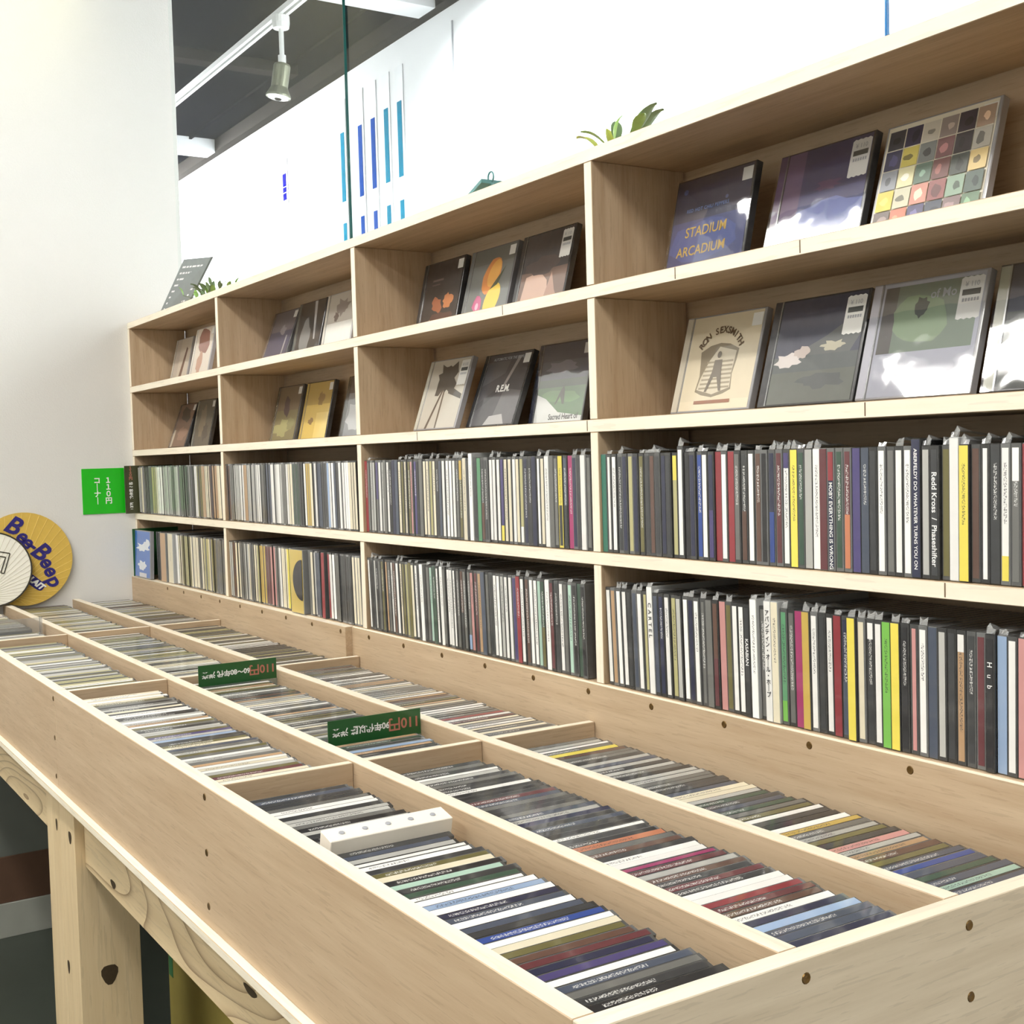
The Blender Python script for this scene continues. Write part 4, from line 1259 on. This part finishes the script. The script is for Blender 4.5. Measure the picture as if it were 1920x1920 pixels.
display('display_cd', (0.397, 0.104), Z1, 12, 'white and grey collage CD cover in the top row of the second bay', A, body=0.5, hinge=(216, 212, 202))
A = Art(); A.rect(0, 0, 1, 1, (130, 122, 84)); A.rect(0, 0.55, 1, 1, (118, 100, 76)); A.blob(0.45, 0.62, 0.13, 0.2, (74, 56, 60), wob=0.25, seed=4); A.blob(0.4, 0.2, 0.35, 0.15, (168, 164, 112), wob=0.35, seed=5); A.blob(0.75, 0.3, 0.15, 0.12, (142, 140, 96), wob=0.3, seed=6)
display('display_cd', (0.124, 0.095), Z2, 14, 'mossy green CD cover with a dark figure and a square sticker', A, body=0.08, hinge=(96, 84, 62), stick='square')
A = Art(); A.rect(0, 0, 1, 1, (222, 190, 92)); A.rect(0, 0.6, 1, 1, (196, 166, 84)); A.blob(0.3, 0.3, 0.1, 0.06, (150, 116, 60), wob=0.3, seed=5); A.blob(0.6, 0.7, 0.12, 0.12, (160, 128, 66), wob=0.35, seed=6); A.rect(0.5, 0, 1, 0.45, (238, 210, 120))
display('display_cd', (0.270, 0.104), Z2, 13, 'yellow ochre CD cover leaning in the second row', A, body=0.05, hinge=(200, 170, 90), stick='square')
A = Art(); A.rect(0, 0, 1, 1, (150, 154, 160)); A.blob(0.4, 0.35, 0.35, 0.25, (214, 218, 220), wob=0.25, seed=3); A.rect(0, 0.72, 1, 1, (84, 70, 70))
display('display_cd', (0.480, 0.104), Z2, 13, 'silver grey CD cover in film beside the yellow ochre cover', A, hinge=(60, 62, 64), wrap=True)

# --- bay against the wall
A = Art(); A.rect(0, 0, 1, 1, (222, 212, 196)); A.poly([(0.4, 0), (0.6, 0), (0.8, 0.75), (0.7, 0.8)], (110, 78, 66)); A.rect(0, 0.0, 0.3, 1, (206, 196, 184))
display('display_cd', (-0.588, 0.095), Z1, 13, 'cream CD cover with a brown stroke, top row against the wall', A, body=0.45, hinge=(220, 212, 200))
A = Art(); A.rect(0, 0, 1, 1, (232, 220, 204)); A.blob(0.5, 0.72, 0.34, 0.28, (150, 92, 74), wob=0.15, seed=4); A.blob(0.4, 0.25, 0.16, 0.24, (196, 150, 124), wob=0.2, seed=5)
display('display_cd', (-0.307, 0.058), Z1, 13, 'white CD cover with a reddish brown rounded patch, top row against the wall', A, body=0.5, hinge=(238, 232, 220), stick='square')
A = Art(); A.rect(0, 0, 1, 1, (132, 108, 96)); A.blob(0.5, 0.75, 0.3, 0.18, (70, 66, 64), wob=0.3, seed=4); A.rect(0, 0, 0.12, 0.4, (210, 200, 180)); A.blob(0.6, 0.3, 0.28, 0.16, (160, 128, 112), wob=0.3, seed=6)
display('display_cd', (-0.605, 0.090), Z2, 20, 'brown and charcoal CD cover leaning in the second row against the wall', A, hinge=(120, 100, 88), stick='square')
A = Art(); A.rect(0, 0, 1, 1, (96, 94, 84)); A.blob(0.4, 0.55, 0.2, 0.35, (128, 120, 100), wob=0.25, seed=3); A.blob(0.65, 0.3, 0.18, 0.2, (70, 68, 64), wob=0.3, seed=7)
display('display_cd', (-0.455, 0.104), Z2, 13, 'murky grey green CD cover in the second row against the wall', A, hinge=(150, 146, 130), stick='square')

# blue cover standing face out at the wall end of the fourth shelf, green card behind it
A = Art(); A.rect(0, 0, 1, 1, (30, 104, 198)); A.blob(0.55, 0.66, 0.38, 0.09, (232, 238, 244), wob=0.45, seed=3); A.blob(0.8, 0.72, 0.18, 0.1, (226, 232, 240), wob=0.3, seed=5); A.blob(0.5, 0.25, 0.3, 0.1, (232, 238, 244), wob=0.3, seed=9); A.rect(0.3, 0.0, 0.78, 0.09, (214, 214, 220))
display('display_cd', X0 + 0.0185, Z4, 2, 'bright blue CD cover with white cloud patches, face out at the wall', A, body=0.3, hinge=None, y0=-0.012)
t = thing('index_card', 'plain dark green index card standing beside the blue CD at the wall', 'sign', (X0 + 0.008, -0.02, Z4))
box('card', (X0 + 0.0165, X0 + 0.0178, -0.0145, 0.11, Z4 + 0.0003, Z4 + 0.128), 'card_dark_green', t)
t = thing('index_card', 'dark olive index card with white vertical lettering jutting from the third shelf', 'sign', (X0 + 0.02, -0.02, Z3))
box('card', (X0 + 0.0200, X0 + 0.0215, -0.030, 0.10, Z3 + 0.0003, Z3 + 0.1285), 'card_olive', t)
put_text(TX['tag1'], frame((0, 1, 0), (0, 0, 1), (0.0018, 0.006, 0.108)), 'ink_rose', t)
put_text(TX['tag2'], frame((0, 1, 0), (0, 0, 1), (0.0018, 0.006, 0.048)), 'ink_white', t)

# green sign on the wall
t = thing('wall_sign', 'bright green square paper sign with white Japanese lettering on the white wall', 'sign', (X0, -0.082, 0.272))
M = Matrix.Rotation(math.radians(1.2), 4, 'X')
c = box('sheet', (X0 + 0.0002, X0 + 0.0022, -0.137, -0.026, 0.212, 0.333), 'sign_green', t)
put_text(TX['corner1'], frame((0, 1, 0), (0, 0, 1), (0.0028, 0.013, 0.001)), 'ink_white', t)
put_text(TX['corner2'], frame((0, 1, 0), (0, 0, 1), (0.0028, -0.016, 0.001)), 'ink_white', t)

# round paper fans against the wall
def fan(name, label, yc, zc, r, x, face, ribm, nrib, rim=None, handle_ang=None, tilt=4):
    t = thing(name, label, 'fan', (x, yc, zc - r))
    t.rotation_euler = (0, math.radians(-tilt), 0)
    n = 48
    vs = []
    for s, xx in ((1, 0.0), (1, 0.0024)):
        for i in range(n):
            a = 2 * math.pi * i / n
            vs.append((xx, r * math.cos(a), r + r * math.sin(a)))
    fs = [tuple(range(n))[::-1], tuple(n + i for i in range(n))] + [(i, (i + 1) % n, n + (i + 1) % n, n + i) for i in range(n)]
    link('paper', mesh('paper', vs, fs, (face,)), t)
    ms_v, ms_f = [], []
    hub = Vector((0.0026, -0.55 * r * math.cos(math.radians(50)), r - 0.95 * r * math.sin(math.radians(50))))
    for i in range(nrib):
        a = 2 * math.pi * (i + 0.5) / nrib
        e = Vector((0.0026, 0.985 * r * math.cos(a), r + 0.985 * r * math.sin(a)))
        if (e - hub).length < 0.3 * r:
            continue
        v, f = tube(hub + (e - hub) * 0.06, e, 0.0006, 5)
        b = len(ms_v); ms_v += v; ms_f += [tuple(q + b for q in ff) for ff in f]
    rb = link('ribs', mesh('ribs', ms_v, ms_f, (ribm,)), t); rb['kind'] = 'stuff'
    if rim:
        vs, fs = [], []
        for i in range(n):
            a = 2 * math.pi * i / n
            for rr, xx in ((r - 0.0022, 0.0034), (r + 0.0016, 0.0034), (r + 0.0016, -0.0006), (r - 0.0022, -0.0006)):
                vs.append((xx, rr * math.cos(a), r + rr * math.sin(a)))
        for i in range(n):
            j = (i + 1) % n
            for k in range(4):
                fs.append((4 * i + k, 4 * i + (k + 1) % 4, 4 * j + (k + 1) % 4, 4 * j + k))
        link('rim', mesh('rim', vs, fs, (rim,)), t)
    if handle_ang is not None:
        a = math.radians(handle_ang)
        d = Vector((0, math.cos(a), math.sin(a)))
        c0 = Vector((0.0012, 0, r))
        v, f = tube(c0 + d * 0.8 * r, c0 + d * 1.25 * r, 0.0035, 8)
        link('handle', mesh('handle', v, f, ('bamboo',)), t)
    return t


fg = fan('paper_fan', 'round gold paper fan with navy script lettering, standing against the white wall', -0.292, 0.105, 0.1205, X0 + 0.013, 'fan_gold', 'fan_gold_rib', 34, None, 215, 2.2)
for me, u, v, ang, sc in zip(BEE, (24, 41, 51, 62, 75, 86, 94, 100), (986, 1005, 1016, 1022, 1034, 1053, 1069, 1088),
                             (-30, -34, -38, -40, -44, -50, -54, -58), (1.15, 0.95, 0.95, 0.9, 1.15, 0.95, 0.95, 1.0)):
    q = back(u, v, 0, X0 + 0.012)
    aa = math.radians(ang)
    put_text(me, frame((0, math.cos(aa), math.sin(aa)), (0, -math.sin(aa), math.cos(aa)), (0.0036, q.y + 0.292, q.z - (0.105 - 0.1205))) @ Matrix.Scale(sc, 4), 'ink_navy', fg, 'lettering')
# oval badge on the fan
aa = math.radians(-42)
pts = []
for i in range(24):
    a = 2 * math.pi * i / 24
    px = 0.032 * math.copysign(abs(math.cos(a)) ** 0.6, math.cos(a)); pz = 0.0125 * math.copysign(abs(math.sin(a)) ** 0.6, math.sin(a))
    pts.append((0.0036, 0.019 + px * math.cos(aa) - pz * math.sin(aa), 0.062 + px * math.sin(aa) + pz * math.cos(aa)))
link('badge', mesh('badge', pts, [tuple(range(24))], ('ink_navy',)), fg)
put_text(TX['lait'], frame((0, math.cos(aa), math.sin(aa)), (0, -math.sin(aa), math.cos(aa)), (0.0044, 0.026, 0.0565)), 'ink_white', fg, 'lettering')

fw = fan('paper_fan', 'round white paper fan with a dark rim in front of the gold fan', -0.372, 0.085, 0.094, X0 + 0.034, 'fan_white', 'fan_white_rib', 40, 'fan_rim', None, 5)
# angular outlined mark printed on the white fan
for y0_, z0_, y1_, z1_ in ((0.010, 0.140, 0.043, 0.132), (0.043, 0.132, 0.026, 0.082), (0.010, 0.140, 0.012, 0.128), (0.012, 0.128, 0.032, 0.123), (0.032, 0.123, 0.018, 0.084), (0.018, 0.084, 0.026, 0.082)):
    d = Vector((0, y1_ - y0_, z1_ - z0_)); nrm = Vector((0, -d.z, d.y)).normalized() * 0.0013
    a, b = Vector((0.0040, y0_, z0_)), Vector((0.0040, y1_, z1_))
    link('print_mark', mesh('print_mark', [a + nrm, a - nrm, b - nrm, b + nrm], [(0, 1, 2, 3)], ('fan_rim',)), fw)

# ------------------------------------------------------------------ on top of the shelf
t = thing('chalk_sign', 'grey leaning sign board with pale handwriting on top of the shelf', 'sign', (-0.47, 0.085, ZT))
vs = [(-0.115, -0.02, 0.0005), (0.0, 0.012, 0.0005), (0.205, 0.03, 0.131), (0.082, 0.0, 0.141)]
vs2 = [(a + 0.002, b + 0.005, c) for a, b, c in vs]
link('board', mesh('board', vs + vs2, [(0, 1, 2, 3), (7, 6, 5, 4), (0, 4, 5, 1), (1, 5, 6, 2), (2, 6, 7, 3), (3, 7, 4, 0)], ('chalk_grey',)), t)
v0, v1, v2, v3 = [Vector(q) for q in vs]
r2 = random.Random(5)
ms_v, ms_f = [], []
nrm = (v1 - v0).cross(v3 - v0).normalized() * 0.0006
for i in range(9):
    f = 0.10 + 0.095 * i
    s = 0.1
    while s < 0.85:
        L = r2.uniform(0.04, 0.16)
        q = []
        for ff, ss in ((f, s), (f, min(0.9, s + L)), (f + 0.028, min(0.9, s + L)), (f + 0.028, s)):
            a = v0.lerp(v3, ff); b = v1.lerp(v2, ff)
            q.append(a.lerp(b, ss) + nrm)
        b0 = len(ms_v); ms_v += q; ms_f.append((b0, b0 + 1, b0 + 2, b0 + 3))
        s += L + 0.03
w_ = link('handwriting', mesh('handwriting', ms_v, ms_f, ('poster_white',)), t); w_['kind'] = 'stuff'

LEAF = []
for mname, L, W in (('leaf_green', 0.05, 0.018), ('leaf_lime', 0.05, 0.013), ('leaf_dark', 0.045, 0.02)):
    vs, fs = [], []
    n = 6
    for i in range(n + 1):
        f = i / n
        w = W * 0.5 * math.sin(math.pi * min(1, f * 0.94 + 0.05)) ** 0.8
        z = 0.012 * math.sin(f * 2.2)
        vs += [(f * L, -w, z + 0.003), (f * L, 0, z), (f * L, w, z + 0.003)]
    for i in range(n):
        for k in range(2):
            a = i * 3 + k
            fs.append((a, a + 1, a + 4, a + 3))
    LEAF.append(mesh('leaf', vs, fs, (mname,), smooth=True))


def plant(label, cx, cy, z, spec, stemr=0.0012):
    t = thing('trailing_plant', label, 'plant', (cx, cy, z))
    v, f = lathe([(0.018, 0.0004), (0.022, 0.018), (0.0235, 0.018), (0.0235, 0.022), (0.019, 0.022), (0.018, 0.019)], 16)
    link('pot', mesh('pot', v, f, ('terracotta',)), t)
    for (dx, dy, dz, ang, up, li, sc) in spec:
        e = Vector((dx, dy, dz * 0.66))
        v, f = tube((0, 0, 0.018), e, stemr, 6)
        link('stem', mesh('stem', v, f, ('stem_green',)), t)
        o = link('leaf', LEAF[li], t)
        o.matrix_local = Matrix.Translation(e) @ Matrix.Rotation(math.radians(ang), 4, 'Z') @ Matrix.Rotation(math.radians(-up), 4, 'Y') @ Matrix.Scale(sc, 4)
    return t


plant('leafy green plant with lime pointed leaves on top of the shelf, fourth bay', 1.448, 0.095, ZT,
      [(-0.05, -0.01, 0.035, 185, 20, 1, 1.1), (-0.035, 0.0, 0.03, 160, 45, 1, 0.9), (-0.01, -0.01, 0.04, 150, 50, 2, 0.8), (0.0, -0.02, 0.04, 80, 60, 0, 0.7), (0.02, -0.01, 0.045, 40, 35, 0, 1.0),
       (0.03, 0.0, 0.04, 15, 25, 2, 1.0), (0.045, -0.015, 0.045, 10, 30, 2, 0.9), (-0.02, -0.02, 0.035, 230, 20, 0, 0.8), (0.01, 0.02, 0.045, 120, 40, 2, 0.8), (0.04, -0.02, 0.035, -20, 10, 0, 0.9)])
spec = []
r3 = random.Random(12)
for i in range(26):
    a = r3.uniform(0, 2 * math.pi); rr = r3.uniform(0.015, 0.095)
    spec.append((rr * math.cos(a) * 1.6 + 0.02, rr * math.sin(a) * 0.5, r3.uniform(0.03, 0.065), math.degrees(a), r3.uniform(0, 60), r3.choice((0, 2, 2)), r3.uniform(0.4, 0.75)))
plant('small bushy plant with fine dark leaves beside the leaning sign board', -0.24, 0.09, ZT, spec, 0.0008)

t = thing('desk_stand', 'small teal plastic stand with a ring lying on the shelf top', 'stand', (1.07, 0.085, ZT))
vs, fs = [], []
link('plate', mesh('plate', [(-0.045, -0.02, 0.0005), (-0.045, 0.02, 0.0005), (0.05, 0.02, 0.036), (0.05, -0.02, 0.036), (-0.045, -0.02, 0.006), (-0.045, 0.02, 0.006), (0.05, 0.02, 0.042), (0.05, -0.02, 0.042)],
     [(0, 1, 2, 3), (7, 6, 5, 4), (0, 3, 7, 4), (1, 5, 6, 2), (3, 2, 6, 7), (0, 4, 5, 1)], ('teal_plastic',)), t)
v, f = tube((0.048, 0, 0.0005), (0.048, 0, 0.037), 0.003, 8)
link('foot', mesh('foot', v, f, ('teal_plastic',)), t)
vs, fs = [], []
for i in range(16):
    a = 2 * math.pi * i / 16
    for j in range(6):
        b = 2 * math.pi * j / 6
        rr = 0.008 + 0.0016 * math.cos(b)
        vs.append((0.046 + rr * math.cos(a), 0.0016 * math.sin(b), 0.047 + rr * math.sin(a)))
for i in range(16):
    for j in range(6):
        fs.append((i * 6 + j, ((i + 1) % 16) * 6 + j, ((i + 1) % 16) * 6 + (j + 1) % 6, i * 6 + (j + 1) % 6))
link('ring', mesh('ring', vs, fs, ('teal_plastic',), smooth=True), t)

# ------------------------------------------------------------------ neighbouring room: banners, track, spotlight
for i, (x, za, zb, mt) in enumerate(((-2.634, 1.55, 1.87, 'poster_cyan'), (-2.444, 1.54, 1.86, 'poster_blue'), (-2.311, 1.55, 1.86, 'poster_blue'), (-2.179, 1.55, 1.87, 'poster_cyan'), (-2.052, 1.55, 1.87, 'poster_cyan'))):
    t = thing('hanging_strip', 'narrow white paper strip with a %s band hanging on the neighbouring white wall' % ('cyan' if mt == 'poster_cyan' else 'blue'), 'poster', (x, YW, 1.35),
              'cyan wall strips' if mt == 'poster_cyan' else 'blue wall strips')
    box('paper', (x - 0.036, x + 0.036, YW - 0.0035, YW - 0.0005, 1.30, 2.02), 'poster_white', t)
    box('colour_band', (x - 0.020, x + 0.020, YW - 0.0050, YW - 0.0036, za, zb), mt, t)
    box('lower_tag', (x - 0.018, x + 0.018, YW - 0.0050, YW - 0.0036, 1.37, 1.45), mt, t)
t = thing('hanging_strip', 'short deep blue strip with two thin gaps on the neighbouring white wall', 'poster', (-3.35, YW, 1.69))
box('paper', (-3.39, -3.31, YW - 0.0035, YW - 0.0005, 1.67, 1.90), 'poster_white', t)
for a, b in ((1.69, 1.725), (1.73, 1.755), (1.76, 1.825)):
    box('colour_band', (-3.372, -3.328, YW - 0.0050, YW - 0.0036, a, b), 'poster_deep', t)

t = thing('lighting_track', 'white double lighting track running along the dark ceiling', 'track', (-2.5, 1.05, ZC))
for y in (1.036, 1.064):
    box('track_rail', (-4.245, -1.775, y - 0.008, y + 0.008, ZC - 0.004, ZC + 0.019), 'white_metal', t)
box('track_channel', (-4.245, -1.775, 1.0445, 1.0555, ZC + 0.008, ZC + 0.019), 'trim_grey', t)

sx_, sy_ = -2.012, 1.05
t = thing('spotlight', 'grey track spotlight with white stem and glowing lens', 'lamp', (sx_, sy_, ZC))
v, f = lathe([(0.034, 0.0), (0.036, -0.004), (0.036, -0.03), (0.032, -0.05), (0.014, -0.052)], 20)
link('adapter', mesh('adapter', v, f, ('white_metal',)), t)
v, f = lathe([(0.010, -0.045), (0.010, -0.155), (0.016, -0.157), (0.016, -0.19), (0.012, -0.192)], 14)
link('stem', mesh('stem', v, f, ('white_metal',)), t)
sb = bpy.data.objects.new('lamp_body', None)
v, f = lathe([(0.012, -0.185), (0.030, -0.192), (0.034, -0.20), (0.034, -0.285), (0.036, -0.29), (0.050, -0.318), (0.050, -0.325), (0.040, -0.322)], 24)
me = mesh('lamp_body', v, f, ('grey_metal',), smooth=False)
bo = link('lamp_body', me, t)
v, f = lathe([(0.041, -0.3235), (0.041, -0.328), (0.012, -0.330)], 24)
ln = link('lens', mesh('lens', v, f, ('spot_lens',)), bo)
v, f = lathe([(0.015, -0.3305), (0.014, -0.335), (0.006, -0.337)], 12)
link('lens_cap', mesh('lens_cap', v, f, ('trim_grey',)), bo)
bo.matrix_local = Matrix.Translation((0, 0, -0.19)) @ Matrix.Rotation(math.radians(-8), 4, 'X') @ Matrix.Rotation(math.radians(4), 4, 'Y') @ Matrix.Translation((0, 0, 0.19))

# ------------------------------------------------------------------ shop ceiling fixtures (unseen, with the two added for fill)
for lx, ly in SHOP_AND_FILL_LAMPS:
    t = thing('ceiling_and_fill_fixture', 'long white ceiling light fixture unseen above the shop', 'lamp', (lx, ly, 1.95), 'ceiling fixtures over the shop')
    box('housing', (lx - 0.62, lx + 0.62, ly - 0.11, ly + 0.11, 1.90, 1.9495), 'white_metal', t)
    box('diffuser', (lx - 0.60, lx + 0.60, ly - 0.09, ly + 0.09, 1.87, 1.8995), 'lamp_diffuser', t)

# ------------------------------------------------------------------ things stored under the table
t = thing('carton', 'yellowish cardboard carton with a green tape mark under the table', 'box', (0.8, -0.2, -OZ))
box('carton_body', (0.548, 1.05, -0.30, -0.02, -OZ + 0.0005, -0.50), 'cardboard', t)
box('tape', (0.552, 0.575, -0.3006, -0.2999, -0.585, -0.535), 'tape_green', t)
box('lid_flap', (0.548, 1.05, -0.30, -0.16, -0.4995, -0.495), 'cardboard', t)
# ------------------------------------------------------------------ raise everything so the floor lies at z = 0
bpy.context.view_layer.update()
for o in list(scene.objects):
    if o.parent is None:
        o.location.z += OZ
bpy.context.view_layer.update()
